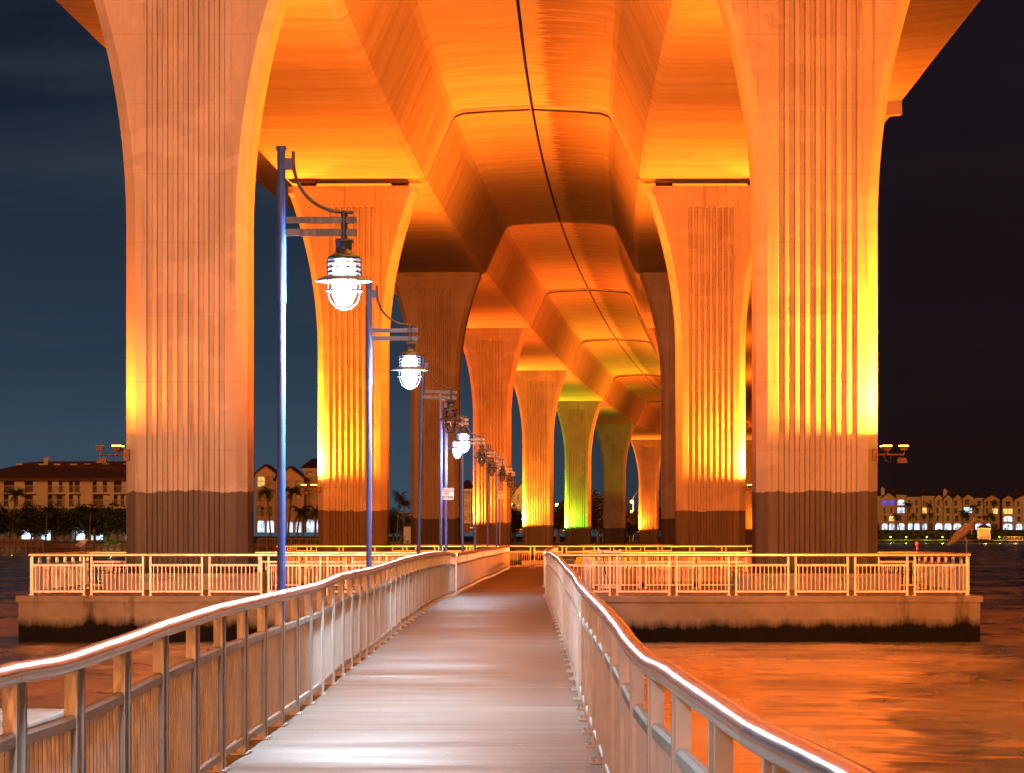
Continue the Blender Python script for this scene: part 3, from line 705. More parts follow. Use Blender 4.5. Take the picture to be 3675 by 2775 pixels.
# ------------------------------------------------------------------ birds on the railings
def bird_heron(x, y, z):
    t = thing('heron', 'grey heron standing hunched on the right end of the front railing', 'bird', (x, y, z))
    b = MB()
    # body axis from tail (left, low) to shoulder (right, high), then folded neck, head and bill
    spine = [(-.46, .20), (-.38, .26), (-.26, .37), (-.12, .49), (.0, .60), (.10, .68), (.17, .735), (.20, .80), (.235, .845), (.29, .86), (.335, .855)]
    rad = [.012, .04, .098, .138, .135, .10, .07, .05, .046, .05, .030]
    b.tube([(sx - .02, 0, sz) for sx, sz in spine], rad, 12, flat=1.0)
    o = b.build('body', M['feather'], t)
    sb = o.modifiers.new('sub', 'SUBSURF'); sb.levels = sb.render_levels = 1
    b = MB(); b.tube([(-.44, -.03, .20), (-.30, -.085, .32), (-.10, -.118, .48), (.04, -.095, .60)], [.015, .06, .085, .03], 8, flat=.9)
    b.tube([(-.44, .03, .20), (-.30, .085, .32), (-.10, .118, .48), (.04, .095, .60)], [.015, .06, .085, .03], 8, flat=.9); b.build('folded_wings', M['feather'], t)
    b = MB(); b.tube([(.31, 0, .857), (.40, 0, .842), (.50, 0, .82)], [.022, .013, .003], 6); b.build('bill', M['beak'], t)
    b = MB(); b.tube([(.25, 0, .885), (.16, 0, .895), (.08, 0, .86)], [.012, .007, .002], 5); b.build('crest', M['feather_pale'], t)
    b = MB(); b.tube([(.14, 0, .66), (.16, -.01, .54), (.15, 0, .46)], [.03, .015, .003], 6); b.build('breast_plumes', M['feather_pale'], t)
    b = MB()
    for q, kx in ((-.028, .0), (.028, .02)):
        b.tube([(-.02 + kx, q, .40), (.03 + kx, q, .27), (.0 + kx, q, .20), (.02 + kx, q, .01)], [.026, .012, .009, .008], 6)
        for a in (-.5, 0, .5, 3.1): b.tube([(.02 + kx, q, .01), (.02 + kx + .06*math.cos(a), q + .06*math.sin(a), .004)], [.007, .003], 5)
    b.build('legs', M['leg'], t)
def bird_small(x, y, z):
    t = thing('night_heron', 'small pale bird perched on the left front railing', 'bird', (x, y, z))
    b = MB(); b.tube([(-.17, 0, .20), (-.12, 0, .205), (-.05, 0, .215), (.03, 0, .245), (.075, 0, .285), (.095, 0, .325), (.125, 0, .345), (.16, 0, .338)], [.008, .035, .07, .078, .06, .042, .038, .018], 12)
    o = b.build('body', M['feather_pale'], t); sb = o.modifiers.new('sub', 'SUBSURF'); sb.levels = sb.render_levels = 1
    b = MB(); b.tube([(-.17, -.03, .195), (-.07, -.068, .215), (.03, -.068, .25)], [.008, .04, .015], 8); b.tube([(-.17, .03, .195), (-.07, .068, .215), (.03, .068, .25)], [.008, .04, .015], 8); b.build('folded_wings', M['feather'], t)
    b = MB(); b.tube([(.15, 0, .338), (.19, 0, .33), (.225, 0, .318)], [.014, .008, .002], 6); b.build('bill', M['beak'], t)
    b = MB()
    for q, kx in ((-.025, -.02), (.025, .05)):
        b.tube([(-.0, q, .18), (.015 + kx, q, .10), (.0 + kx, q, .005)], [.014, .007, .006], 6)
        for a in (-.5, 0, .5, 3.1): b.tube([(kx, q, .006), (kx + .035*math.cos(a), q + .035*math.sin(a), .003)], [.005, .002], 5)
    b.build('legs', M['leg'], t)
bird_heron(P(2086, 0, 76.35).x, 76.35, FLOOR + RH + .004)
bird_small(P(176, 0, 76.35).x, 76.35, FLOOR + RH + .004)

# ------------------------------------------------------------------ vegetation
def leaf_cloud(b, c, rad, n, sz, rnd):
    for _ in range(n):
        while True:
            p = Vector((rnd.uniform(-1, 1), rnd.uniform(-1, 1), rnd.uniform(-1, 1)))
            if p.length < 1: break
        p = p * (.55 + .45 * rnd.random()) if rnd.random() < .5 else p
        p = Vector(c) + Vector((p.x*rad[0], p.y*rad[1], p.z*rad[2]))
        d = Vector((rnd.uniform(-1, 1), rnd.uniform(-1, 1), rnd.uniform(-.6, .6))).normalized(); e = d.cross(Vector((rnd.uniform(-1, 1), rnd.uniform(-1, 1), rnd.uniform(-1, 1)))).normalized()
        s_ = sz * rnd.uniform(.6, 1.5)
        b.add([p - d*s_, p + e*s_*.45, p + d*s_, p - e*s_*.45], [(0, 1, 2, 3)])
def crown_mesh(seed, w_, h_, n, sz):
    rnd = random.Random(seed); b = MB()
    for k in range(9):
        a = rnd.uniform(0, 6.28); q = rnd.uniform(.1, .62)
        leaf_cloud(b, (w_*q*math.cos(a), w_*q*math.sin(a)*.8, h_*rnd.uniform(.46, .88)), (w_*rnd.uniform(.28, .5), w_*rnd.uniform(.28, .5), h_*rnd.uniform(.16, .32)), n // 9, sz, rnd)
    return b.mesh('crown', M['leaf'])
def trunk_mesh(seed, h_, w_):
    rnd = random.Random(seed); b = MB(); b.tube([(0, 0, 0), (.1, 0, h_*.3), (-.05, .05, h_*.6)], [.22, .16, .1], 7)
    for k in range(5):
        a = k * 1.26; b.tube([(0, 0, h_*(.2 + .06*k)), (w_*.35*math.cos(a), w_*.35*math.sin(a), h_*(.5 + .05*k))], [.09, .03], 5)
    return b.mesh('trunk', M['bark'])
TREES = [(crown_mesh(s_, 4.2, 6.2, 2000, .25), trunk_mesh(s_, 5, 4.2)) for s_ in (1, 2, 3)]
tn = 0
def tree(x, y, z, sc_, label, group, rz=None):
    global tn; tn += 1
    t = thing('shade_tree', label, 'tree', (x, y, z), rz if rz is not None else tn * 1.3, group); t.scale = (sc_, sc_, sc_)
    c_, k_ = TREES[tn % 3]; place(c_, 'crown', t); place(k_, 'trunk', t); return t
def palm_meshes(seed, h_, lean, nf=22, fl=2.1):
    rnd = random.Random(seed); b = MB(); pts = [(lean*(i/6)**1.6, 0, h_*i/6) for i in range(7)]
    b.tube(pts, [.2, .17, .15, .14, .13, .13, .15], 8); tr = b.mesh('trunk', M['bark'])
    b = MB(); top = Vector(pts[-1])
    for i in range(nf):
        a = 2*math.pi*i/nf*2.4 + rnd.uniform(-.2, .2); el = rnd.uniform(-.55, 1.25); L_ = fl*rnd.uniform(.75, 1.1)
        d = Vector((math.cos(a), math.sin(a), 0)); sdv = Vector((-d.y, d.x, 0)); pr = top.copy(); ps = [pr.copy()]
        for k in range(7):
            e = el - (k/6)**1.3 * 1.5; pr = pr + (d*math.cos(e) + Vector((0, 0, math.sin(e)))) * L_/7; ps.append(pr.copy())
        for k in range(7):
            p0, p1 = ps[k], ps[k+1]; ln = .62 * (1 - abs(k - 2.5)/5.5) * fl/2.1
            for sg in (-1, 1):
                for h2 in (0, .5):
                    q0 = p0.lerp(p1, h2); q1 = p0.lerp(p1, h2 + .34)
                    tip = q0.lerp(p1, .9) + sdv*sg*ln + Vector((0, 0, -ln*rnd.uniform(.45, .9)))
                    b.add([q0, q1, tip], [(0, 1, 2)])
        b.tube(ps, [.03]*7 + [.01], 4)
    return tr, b.mesh('crown', M['palm'])
PALMS = [palm_meshes(11, 7.5, .6), palm_meshes(12, 9, -.9, 20, 2.3), palm_meshes(13, 6, .3, 24, 2.0), palm_meshes(14, 5.0, 1.3, 22, 2.4)]
def palm(x, y, z, sc_, k, label, group, rz=0):
    t = thing('palm_tree', label, 'palm tree', (x, y, z), rz, group); t.scale = (sc_,)*3
    place(PALMS[k][0], 'trunk', t); place(PALMS[k][1], 'crown', t); return t
def hedge(x0, x1, y, z0, h_, d_, label, seed, mat='leaf', group=None, name='hedge', dens=7, sz=.28):
    rnd = random.Random(seed); b = MB(); n = int((x1-x0) * dens * h_)
    if mat == 'leaf': b.box(x0 + .3, x1 - .3, y + d_*.3, y + d_*.7, z0, z0 + h_*.75)
    for i in range(n):
        x = rnd.uniform(x0, x1); top = h_ * (.78 + .22*math.sin(x*.9 + seed) * math.sin(x*.37))
        if mat != 'leaf': u = (x - x0)/(x1 - x0)*2 - 1; top *= math.sqrt(max(0., 1 - u*u)) * (.75 + .25*math.sin(x*2.3))
        p = Vector((x, y + rnd.uniform(0, d_), z0 + rnd.uniform(.0, 1)*top)); s_ = sz*rnd.uniform(.6, 1.5)
        d = Vector((rnd.uniform(-1, 1), rnd.uniform(-1, 1), rnd.uniform(-.5, 1))).normalized(); e = d.cross(Vector((rnd.uniform(-1, 1), .3, rnd.uniform(-1, 1)))).normalized()
        b.add([p - d*s_, p + e*s_*.6, p + d*s_, p - e*s_*.6], [(0, 1, 2, 3)])
    tag(b.build(name, M[mat]), label, 'hedge', group)

# ------------------------------------------------------------------ hotel on the left shore
HY0 = 452.0; PX = HY0 / F
def hx(x): return (x - VX) * PX
def hzv(y): return EYE - (y - HY) * PX
def hotel():
    t = thing('hotel', 'long three-storey hotel with brown roof and recessed balconies on the left shore', 'building', (0, 0, 0))
    zt = hzv(1034); zg = 1.6; z3 = hzv(1063.5); z2 = hzv(1094); z3t = hzv(1037.5); z2t = hzv(1067.5)
    bays = [(8, 44), (53.5, 79.5), (103, 141), (149, 175), (200, 237.6), (245.7, 271.7), (297, 335), (343, 369), (395, 430), (440, 468)]
    xs0, xs1 = hx(-75), hx(490)
    b = MB(); e = xs0
    for (p, q) in bays:
        for za, zb in ((zg + 3.6, zt),): b.box(e, hx(p), HY0, HY0 + 2.2, za, zb)
        e = hx(q)
        b.box(hx(p), hx(q), HY0 + .01, HY0 + 2.2, z3t, zt - .002); b.box(hx(p), hx(q), HY0 + .01, HY0 + 2.2, z3 - .28, z3 - .0); 
        b.box(hx(p) , hx(q), HY0 + .01, HY0 + 2.2, z2t, z3 - .282); b.box(hx(p), hx(q), HY0 + .01, HY0 + 2.2, z2 - .35, z2)
    b.box(e, xs1, HY0, HY0 + 2.2, zg + 3.6, zt); b.box(xs0, xs1, HY0 + 2.2, HY0 + 14, zg, zt - .01)
    for i in range(16):
        xx = xs0 + (xs1 - xs0) * i / 15; b.box(xx - .3, xx + .3, HY0 + .02, HY0 + .6, zg, zg + 3.6)
    b.build('wall', M['stucco'], t)
    b = MB(); rz_ = hzv(994); e0, e1 = xs0 - 1, xs1 + 1
    b.add([(e0, HY0-1, zt), (e1, HY0-1, zt), (e1, HY0+15, zt), (e0, HY0+15, zt), (hx(40), HY0+7, hzv(996)), (e1 - 6, HY0+7, rz_), (hx(95), HY0+7, rz_), (hx(35), HY0+7, hzv(999.5))],
          [(0, 1, 5, 6, 4, 7), (2, 3, 7, 4, 6, 5), (3, 0, 7), (1, 2, 5), (3, 2, 1, 0)]); b.box(e0 - .05, e1 + .05, HY0 - 1.1, HY0 - .98, zt - .35, zt + .05)
    rf = b.build('roof', M['roof'], t)
    for x in (28, 78, 111, 147, 177, 218, 262, 330):
        v = MB(); v.box(hx(x) - .5, hx(x) + .5, HY0 + 5.6, HY0 + 6.3, hzv(1003), hzv(997.5) - .15); v.build('roof_vent', M['trim'], rf)
    v = MB(); v.box(hx(87) - .45, hx(87) + .2, HY0 + 6, HY0 + 6.6, hzv(1002), hzv(986)); v.tube([(hx(88), HY0+6.3, hzv(992)), (hx(93), HY0+6.3, hzv(985.5))], .14, 6); v.build('chimney', M['trim'], rf)
    rnd = random.Random(5)
    for i, (p, q) in enumerate(bays):
        for z0_, z1_ in ((z3, z3t), (z2, z2t)):
            f = MB(); f.box(hx(p), hx(q), HY0 + 2.12, HY0 + 2.18, z0_, z1_); wn = f.build('window', M['curtain'], t)
            d = MB(); wd = hx(q) - hx(p); a0 = hx(p) + wd * rnd.choice((.02, .12, .5)); d.box(a0, a0 + wd*rnd.uniform(.25, .45), HY0 + 2.04, HY0 + 2.11, z0_, z1_ - .15)
            a1 = hx(p) + wd*.72; d.box(a1, a1 + wd*.2, HY0 + 2.03, HY0 + 2.10, z0_, z1_ - .2); d.build('pane', M['darkwin'], wn)
            r_ = MB(); r_.box(hx(p), hx(q), HY0 + .03, HY0 + .08, z0_ + .95, z0_ + 1.02)
            nb_ = int(wd / .16)
            for k_ in range(nb_ + 1): r_.box(hx(p) + wd*k_/nb_ - .012, hx(p) + wd*k_/nb_ + .012, HY0 + .04, HY0 + .07, z0_ + .05, z0_ + .95)
            r_.build('balcony_rail', M['trim'], t)
    f = MB()
    for i in range(15):
        if i % 3 != 2:
            xx = xs0 + (xs1 - xs0) * (i + .12) / 15; f.box(xx, xx + (xs1-xs0)/15*.74, HY0 + 2.1, HY0 + 2.19, zg + .5, zg + 3.1)
    f.build('ground_floor_windows', M['lit_white'], t)
hotel()
LG = 'dark trees in front of the hotel'
rnd = random.Random(21)
for i in range(15):
    x = -30 + i * 24 + rnd.uniform(-6, 6); yy = 436 + rnd.uniform(0, 6)
    tree(P(x, 0, yy).x, yy, 1.5, rnd.uniform(.62, .92), 'dark rounded tree standing in front of the hotel ground floor', LG)
for (x, ytop, k, lab) in ((40, 1062, 0, 'palm rising in front of the hotel second-floor balconies'), (112, 1098, 2, 'low palm among the dark trees left of the hotel sign'), (-8, 1088, 2, 'palm at the extreme left of the shore'), (205, 1100, 2, 'low palm near the bright yellow shrubs')):
    hgt = EYE - (ytop - HY)*440/F - 1.5; t = palm(P(x, 0, 440).x, 434.5, 1.5, hgt / [7.5, 9, 6, 5][k] * .93, k, lab, 'palms by the hotel')
hedge(P(-20, 0, 434).x, P(285, 0, 434).x, 433, 1.4, .7, 1.2, 'low dark hedge along the bank before the hotel', 3)
hedge(P(212, 0, 433).x, P(262, 0, 433).x, 431.6, 1.4, 2.6, 1.2, 'yellow-green lit shrubs under a garden light by the column edge', 4, 'leaf_lit', name='shrubs', dens=20, sz=.16)
hedge(P(16, 0, 433).x, P(29, 0, 433).x, 431.6, 1.4, 1.9, 1.0, 'small rounded lit bush above the left dock', 6, 'leaf_lit', name='shrubs', dens=26, sz=.14)
lamp('POINT', (P(240, 0, 431).x, 430.2, 2.6), 160, (.9, 1., .45), .15); lamp('POINT', (P(22, 0, 431).x, 430.2, 2.4), 50, (.9, 1., .6), .15)
# left docks
def dock(x0, x1, y, z, label, fence=False, posts=8):
    t = thing('dock', label, 'dock', (x0, y, 0)); b = MB(); b.box(0, x1 - x0, -1, 1, z - .12, z); b.build('deck_boards', M['wood'], t)
    b = MB(); n = posts
    for i in range(n + 1): xx = (x1-x0)*i/n; b.box(xx - .12, xx + .12, -.95, -.7, -1, z + (.9 if fence else .25))
    b.build('pilings', M['wood'], t)
    if fence:
        b = MB(); b.box(0, x1-x0, -.98, -.9, z + .75, z + .95)
        for i in range(n*3): xx = (x1-x0)*i/(n*3); b.box(xx, xx + .10, -.97, -.91, z, z + .76)
        b.build('fence_boards', M['wood'], t)
    return t
dock(P(-30, 0, 420).x, P(93, 0, 420).x, 421, 1.3, 'reddish timber dock with slatted fence at the far left', True, 10)
dock(P(203, 0, 420).x, P(292, 0, 420).x, 421, 1.2, 'plain reddish dock edge beside the nearest left column', False, 6)
dock(P(560, 0, 420).x, P(700, 0, 420).x, 420, 1.5, 'timber boardwalk with slanted rails between the left columns', True, 8)
t = thing('utility_post', 'thin wooden post standing on the left dock', 'post', (P(204, 0, 420).x, 419.5, 0)); b = MB(); b.tube([(0, 0, -1), (0, 0, 3.9)], .10, 8); b.build('post', M['wood'], t); b = MB(); b.box(-.28, .3, -.06, .06, 3.3, 3.42); b.build('crosspiece', M['wood'], t)

# ------------------------------------------------------------------ apartment blocks
def apartment(x0, x1, ybase, yeave, yapex, Y, label, kind='gable', lit=(), arch=True, wall='stucco_warm', floors=4, seed=0, group=None, ridge_back=True, chimney=False, cols=2):
    """one gabled (or flat corniced) front bay of an apartment row, measured off the photo at depth Y"""
    s_ = Y / F; X0, X1 = (x0 - VX)*s_, (x1 - VX)*s_; zb = EYE - (ybase-HY)*s_; ze = EYE - (yeave-HY)*s_; za = EYE - (yapex-HY)*s_
    t = thing('apartment_block', label, 'building', (X0, Y, zb), 0, group); Wd = X1 - X0; Ht = ze - zb; A = za - zb; rnd = random.Random(seed)
    fh = Ht / floors; b = MB(); dp = 10
    # facade frame: piers and slabs with recessed openings
    op = []; m = Wd * .09; cw = (Wd - m*(cols+1)) / cols
    for c in range(cols):
        xa = m + c*(cw + m)
        for f in range(floors):
            op.append((xa, xa + cw, f*fh + (.05 if f == 0 else fh*.12), f*fh + fh*.84, f, c))
    xs = [0]
    for c in range(cols): xs += [m + c*(cw+m), m + c*(cw+m) + cw]
    xs.append(Wd)
    for i in range(0, len(xs), 2): b.box(xs[i], xs[i+1], 0, .9, 0, Ht)
    for (xa, xb_, za_, zb_, f, c) in op:
        b.box(xa, xb_, .004, .9, f*fh if f else 0, za_); b.box(xa, xb_, .004, .9, zb_, (f+1)*fh - .003)
        if arch and f in (0, floors - 1, 1):
            # arched head
            r_ = (xb_-xa)/2; cx_ = (xa+xb_)/2; n = 6; hh = min(r_*.6, fh*.25)
            for k in range(n):
                for sg in (-1, 1):
                    u0, u1 = k/n, (k+1)/n; h0 = hh*(1-math.sqrt(max(0, 1-u1*u1))); 
                    b.box(cx_ + (sg*u0*r_ if sg > 0 else -u1*r_), cx_ + (u1*r_ if sg > 0 else -u0*r_), .006, .5, zb_ - h0, zb_ + .002)
    b.box(0, Wd, .9, dp, 0, Ht - .01)
    if kind == 'gable':
        b.add([(0, .0, Ht), (Wd, .0, Ht), (Wd/2, .0, A - .12), (0, dp, Ht), (Wd, dp, Ht), (Wd/2, dp, A - .12)], [(0, 1, 2), (5, 4, 3)])
    else: b.box(0, Wd, .0, dp, Ht, A - .5)
    b.build('wall', M[wall], t)
    b = MB(); o_ = .5
    if kind == 'gable':
        sl = (A - Ht) / (Wd/2)
        for sg in (-1, 1):
            e = -o_ if sg < 0 else Wd + o_; ez = Ht - sl*o_
            b.add([(e, -.6, ez), (Wd/2, -.6, A), (Wd/2, dp, A), (e, dp, ez), (e, -.6, ez + .28), (Wd/2, -.6, A + .28), (Wd/2, dp, A + .28), (e, dp, ez + .28)],
                  [(0,1,2,3), (7,6,5,4), (0,4,5,1), (3,2,6,7), (0,3,7,4), (1,5,6,2)])
    else:
        b.add([(-.6, -.8, A - .5), (Wd+.6, -.8, A - .5), (Wd+.6, dp, A - .5), (-.6, dp, A - .5), (Wd*.25, dp*.5, A + 1.2), (Wd*.75, dp*.5, A + 1.2)], [(0,1,5,4), (1,2,5), (2,3,4,5), (3,0,4), (3,2,1,0)])
    rf = b.build('roof', M['roof_dark'], t)
    if kind != 'gable':
        b = MB(); b.box(-.35, Wd+.35, -.45, -.02, A - .95, A - .52)
        for i in range(6): b.box(Wd*(i+.3)/6, Wd*(i+.55)/6, -.44, -.03, A - 1.3, A - .96)
        b.build('cornice', M['trim'], t)
    if chimney:
        b = MB(); b.box(Wd*.1, Wd*.1 + 1.5, 4, 5.2, A - 1.5, A + 1.9); b.box(Wd*.1 + .4, Wd*.1 + .9, 4.3, 4.8, A + 1.9, A + 2.5); b.build('chimney', M['trim'], rf)
    for (xa, xb_, za_, zb_, f, c) in op:
        mt = 'darkwin' if rnd.random() < .75 else 'curtain'
        if (f, c) in dict(lit): mt = dict(lit)[(f, c)]
        elif f == 0: mt = 'lit_white' if rnd.random() < .85 else 'curtain'
        f_ = MB(); f_.box(xa, xb_, .80, .86, za_, zb_); wn = f_.build('window', M['stucco'] if f and not mt.startswith('lit') else M['trim'], t)
        p_ = MB(); iw = (xb_-xa)
        if f == 0 or mt.startswith('lit'): p_.box(xa + iw*.04, xa + iw*.46, .74, .79, za_, zb_ - .1); p_.box(xa + iw*.52, xa + iw*.96, .74, .79, za_, zb_ - .1)
        else: q0 = rnd.uniform(.1, .4); p_.box(xa + iw*q0, xa + iw*(q0 + rnd.uniform(.3, .5)), .74, .79, za_, zb_ - .25)
        p_.build('pane', M[mt], wn)
        if f:
            r_ = MB(); r_.box(xa, xb_, .03, .09, za_ + .9, za_ + .98)
            nb_ = 10
            for k_ in range(nb_): r_.box(xa + iw*(k_+.5)/nb_ - .02, xa + iw*(k_+.5)/nb_ + .02, .04, .08, za_, za_ + .9)
            r_.build('balcony_rail', M['trim'], t)
    return t
RY = 1205.0
def rx_(z): return 1878 + z * .151
def ry_(z): return 1023.2 + z * .151
AG = 'apartment fronts on the right far shore'
ap = [ # z0, z1, apexz, eave, kind, cols, lit, label, chim
 (60, 160, 300, 355, 'flat', 1, (), 'narrow apartment front hard against the right column edge', False),
 (160, 385, 275, 355, 'gable', 2, (((3, 1), 'lit_blue'), ((3, 0), 'lit_blue'), ((1, 1), 'lit_yellow')), 'gabled apartment front with the blue-lit upper balcony', True),
 (388, 520, 285, 350, 'flat', 1, (((3, 0), 'lit_white'), ((2, 0), 'lit_white')), 'flat apartment front with two pale lit windows right of the blue balcony', False),
 (522, 740, 315, 355, 'flat', 2, (), 'corniced apartment front behind the pair of tall palms', False),
 (745, 925, 300, 355, 'flat', 2, (((2, 0), 'lit_yellow'),), 'apartment front with a low roof behind the widest palm crown', False),
 (930, 1060, 295, 355, 'gable', 1, (), 'narrow plain gable left of the twin gables', False),
 (1063, 1188, 300, 360, 'gable', 1, (), 'left gable of the twin gables with stacked dark balconies', True),
 (1191, 1335, 300, 360, 'gable', 1, (), 'right gable of the twin gables lit orange', False),
 (1338, 1490, 295, 345, 'gable', 1, (((2, 0), 'lit_white'),), 'gabled apartment front with one pale lit second-floor window', False),
 (1493, 1640, 330, 365, 'flat', 1, (), 'corniced apartment front above the heron', False),
 (1643, 1860, 305, 370, 'gable', 2, (((2, 1), 'lit_yellow'),), 'wide gable with a bright yellow window above the boat shelter', False),
 (1900, 2070, 310, 375, 'gable', 1, (((2, 0), 'lit_yellow'), ((1, 0), 'lit_white')), 'gable with a glowing yellow arched balcony near the right picture edge', False),
 (2075, 2330, 310, 375, 'gable', 2, (), 'last gabled apartment front cut by the right picture edge', False)]
for i, (z0, z1, za, ze, kd, cols, lit, lab, ch) in enumerate(ap):
    apartment(rx_(z0), rx_(z1), ry_(805), ry_(ze), ry_(za), RY + (i % 2) * 2.5, lab, kd, lit, True, 'stucco_warm' if i % 3 else 'stucco', 4, 40 + i, AG, chimney=ch, cols=cols)
# upper roofs set back behind the fronts
for (z0, z1, za, lab) in ((150, 560, 222, 'set-back roof above the blue-lit gable'), (690, 870, 215, 'set-back small gable roof above the palms'), (980, 1330, 232, 'set-back hipped roof above the twin gables'), (1690, 1850, 250, 'set-back roof near the yellow window'), (1930, 2400, 245, 'long set-back roof at the right picture edge')):
    Y = RY + 16; s_ = Y/F; X0, X1 = (rx_(z0)-VX)*s_, (rx_(z1)-VX)*s_; zt = EYE-(ry_(za)-HY)*s_; zb = EYE-(ry_(370)-HY)*s_
    t = thing('rooftop', lab, 'roof', (X0, Y, zb), 0, 'set-back roofs of the apartments'); b = MB(); Wd = X1-X0; b.box(0, Wd, 0, 8, -12, 0); b.build('wall', M['stucco_warm'], t)
    b = MB(); b.add([(-.6, -.6, 0), (Wd+.6, -.6, 0), (Wd+.6, 8.6, 0), (-.6, 8.6, 0), (Wd*.35, 4, zt-zb), (Wd*.65, 4, zt-zb)], [(0,1,5,4), (1,2,5), (2,3,4,5), (3,0,4), (3,2,1,0)]); b.build('roof', M['roof_dark'], t)
# terrace, hedge and dock on the right shore
b = MB(); b.box(P(1860, 0, 1185).x, P(2400, 0, 1185).x, 1185, 1400, 1.0, 5.0); tag(b.build('terrace_ground', M['land']), 'raised ground the apartments stand on', None, kind='structure')
hedge(P(1870, 0, 1175).x, P(2046, 0, 1175).x, 1172, 1.3, 4.3, 6, 'dark clipped hedge below the apartments, left stretch', 9, dens=6, sz=.5)
hedge(P(2048, 0, 1175).x, P(2240, 0, 1175).x, 1172, 1.3, 4.1, 6, 'dark clipped hedge below the apartments, right stretch', 10, dens=6, sz=.5)
t = thing('dock', 'long orange-lit dock along the right far shore', 'dock', (P(1880, 0, 1155).x, 1155, 0)); b = MB(); ln = P(2230, 0, 1155).x - P(1880, 0, 1155).x
b.box(0, ln, -1.2, 1.2, .9, 1.35); b.build('deck_boards', M['wood'], t); b = MB()
for i in range(22): b.box(ln*i/21 - .15, ln*i/21 + .15, -1.1, -.8, -1, .9)
b.build('pilings', M['wood'], t)
for i, (zx, lab) in enumerate(((303, 'leftmost small green dock light'), (528, 'second small green dock light, left of the red beacon'), (820, 'small green dock light right of the red beacon'), (1045, 'small green dock light left of the heron'), (1860, 'small green dock light right of the boat shelter'))):
    p = P(rx_(zx), 1161.5, 1154); t = thing('dock_light', lab, 'dock light', (p.x, p.y, 1.35), 0, 'green lights on the far dock')
    b = MB(); b.tube([(0, 0, 0), (0, 0, .75)], .07, 6); b.build('stem', M['brown_metal'], t); b = MB(); b.ball((0, 0, .95), .30); b.build('bulb', M['hot_green'], t)
    lamp('POINT', (p.x, p.y - .5, 2.5), 900, (.6, 1., .1), .3)
p = P(1980, 1176, 640); t = thing('channel_beacon', 'glowing red beacon on a pile out on the dark water', 'beacon', (p.x, 640, 0)); b = MB(); b.tube([(0, 0, -1), (0, 0, .75)], .12, 8); b.build('pile', M['wood'], t); b = MB(); b.ball((0, 0, 1.05), (.30, .30, .42)); b.build('beacon_lens', M['hot_red'], t)
lamp('POINT', (p.x, 639.5, 1.1), 900, (1., .03, .01), .2)
# boat shelter, gangway, pole light
x0, x1 = P(rx_(1560), 0, 1150).x, P(rx_(1730), 0, 1150).x; t = thing('boat_shelter', 'small orange-lit timber shelter with red roof on the far dock', 'shelter', (x0, 1150, 1.35)); Wd = x1 - x0
b = MB()
for x in (0, Wd - .25): b.box(x, x + .25, 0, .25, 0, 4.4); b.box(x, x + .25, 3, 3.25, 0, 4.4)
b.box(0, Wd, .05, .2, 4.1, 4.4); b.build('frame', M['trim'], t)
b = MB(); b.box(.2, Wd - .2, .3, .4, 0, 1.5); b.build('board_panel', M['wood'], t); b = MB(); b.box(.2, Wd-.2, 2.9, 3, 1.5, 4.2); b.build('back_panel', M['stucco_warm'], t)
b = MB(); b.add([(-.5, -.5, 4.4), (Wd+.5, -.5, 4.4), (Wd+.5, 3.8, 4.4), (-.5, 3.8, 4.4), (Wd*.3, 1.6, 5.6), (Wd*.7, 1.6, 5.6)], [(0,1,5,4), (1,2,5), (2,3,4,5), (3,0,4), (3,2,1,0)]); b.build('roof', M['roof'], t)
lamp('POINT', (x0 + Wd/2, 1147, 4), 2500, (1., .4, .08), .3)
x0, x1 = P(rx_(1915), 0, 1140).x, P(rx_(2230), 0, 1140).x; t = thing('gangway', 'orange-lit truss gangway at the right picture edge', 'gangway', (x0, 1140, 0)); Wd = x1-x0; b = MB()
b.box(0, Wd, -.1, .1, 2.35, 2.5); b.box(0, Wd, -.5, .5, .85, 1.05)
for i in range(8):
    xa, xb_ = Wd*i/8, Wd*(i+1)/8; b.tube([(xa, 0, 1.0), (xb_, 0, 2.4)] if i % 2 else [(xa, 0, 2.4), (xb_, 0, 1.0)], .06, 4); b.box(xa - .05, xa + .05, -.05, .05, 1, 2.4)
b.build('truss', M['trim'], t); lamp('POINT', (x0 + Wd/2, 1137, 4), 1500, (1., .4, .08), .3)
p = P(rx_(1945), 0, 900); t = thing('dock_post', 'tall piling with a pale light right of the shelter', 'post', (p.x, 900, 0)); b = MB(); b.tube([(0, 0, -1), (0, 0, 5.1)], .16, 8); b.build('piling', M['wood'], t); b = MB(); b.ball((.15, 0, 5.3), .22); b.build('bulb', M['lit_white'], t)
pd = [(545, 400, 0), (630, 560, 2), (430, 580, 3), (850, 395, 1), (780, 570, 2), (895, 555, 2), (1390, 540, 3), (1510, 430, 0), (1640, 590, 2), (1750, 350, 1), (1800, 570, 3), (1330, 520, 2), (90, 560, 2), (2000, 735, 3)]
pl = ['slender palm right of the blue balcony', 'bushy palm beside the slender one', 'low palm under the two pale windows', 'wide tall palm with a light behind it', 'left low palm under the wide palm', 'right low palm under the wide palm', 'palm left of the heron, low', 'tall palm just above the heron', 'low palm between heron and tall right palm', 'tallest palm right of the heron', 'low palm under the tallest one', 'small palm right of the twin gables', 'palm against the right column edge', 'rounded low palm near the yellow balcony']
for (zx, zt, k), lab in zip(pd, pl):
    Y = 1186; zz = EYE - (ry_(zt)-HY)*Y/F; palm(P(rx_(zx), 0, Y).x, Y, 5.0, max(.35, (zz - 5.0) / [7.5, 9, 6, 5][k] * .86) * 1.0, k, lab + ' on the right shore', 'palms on the right shore', zx)

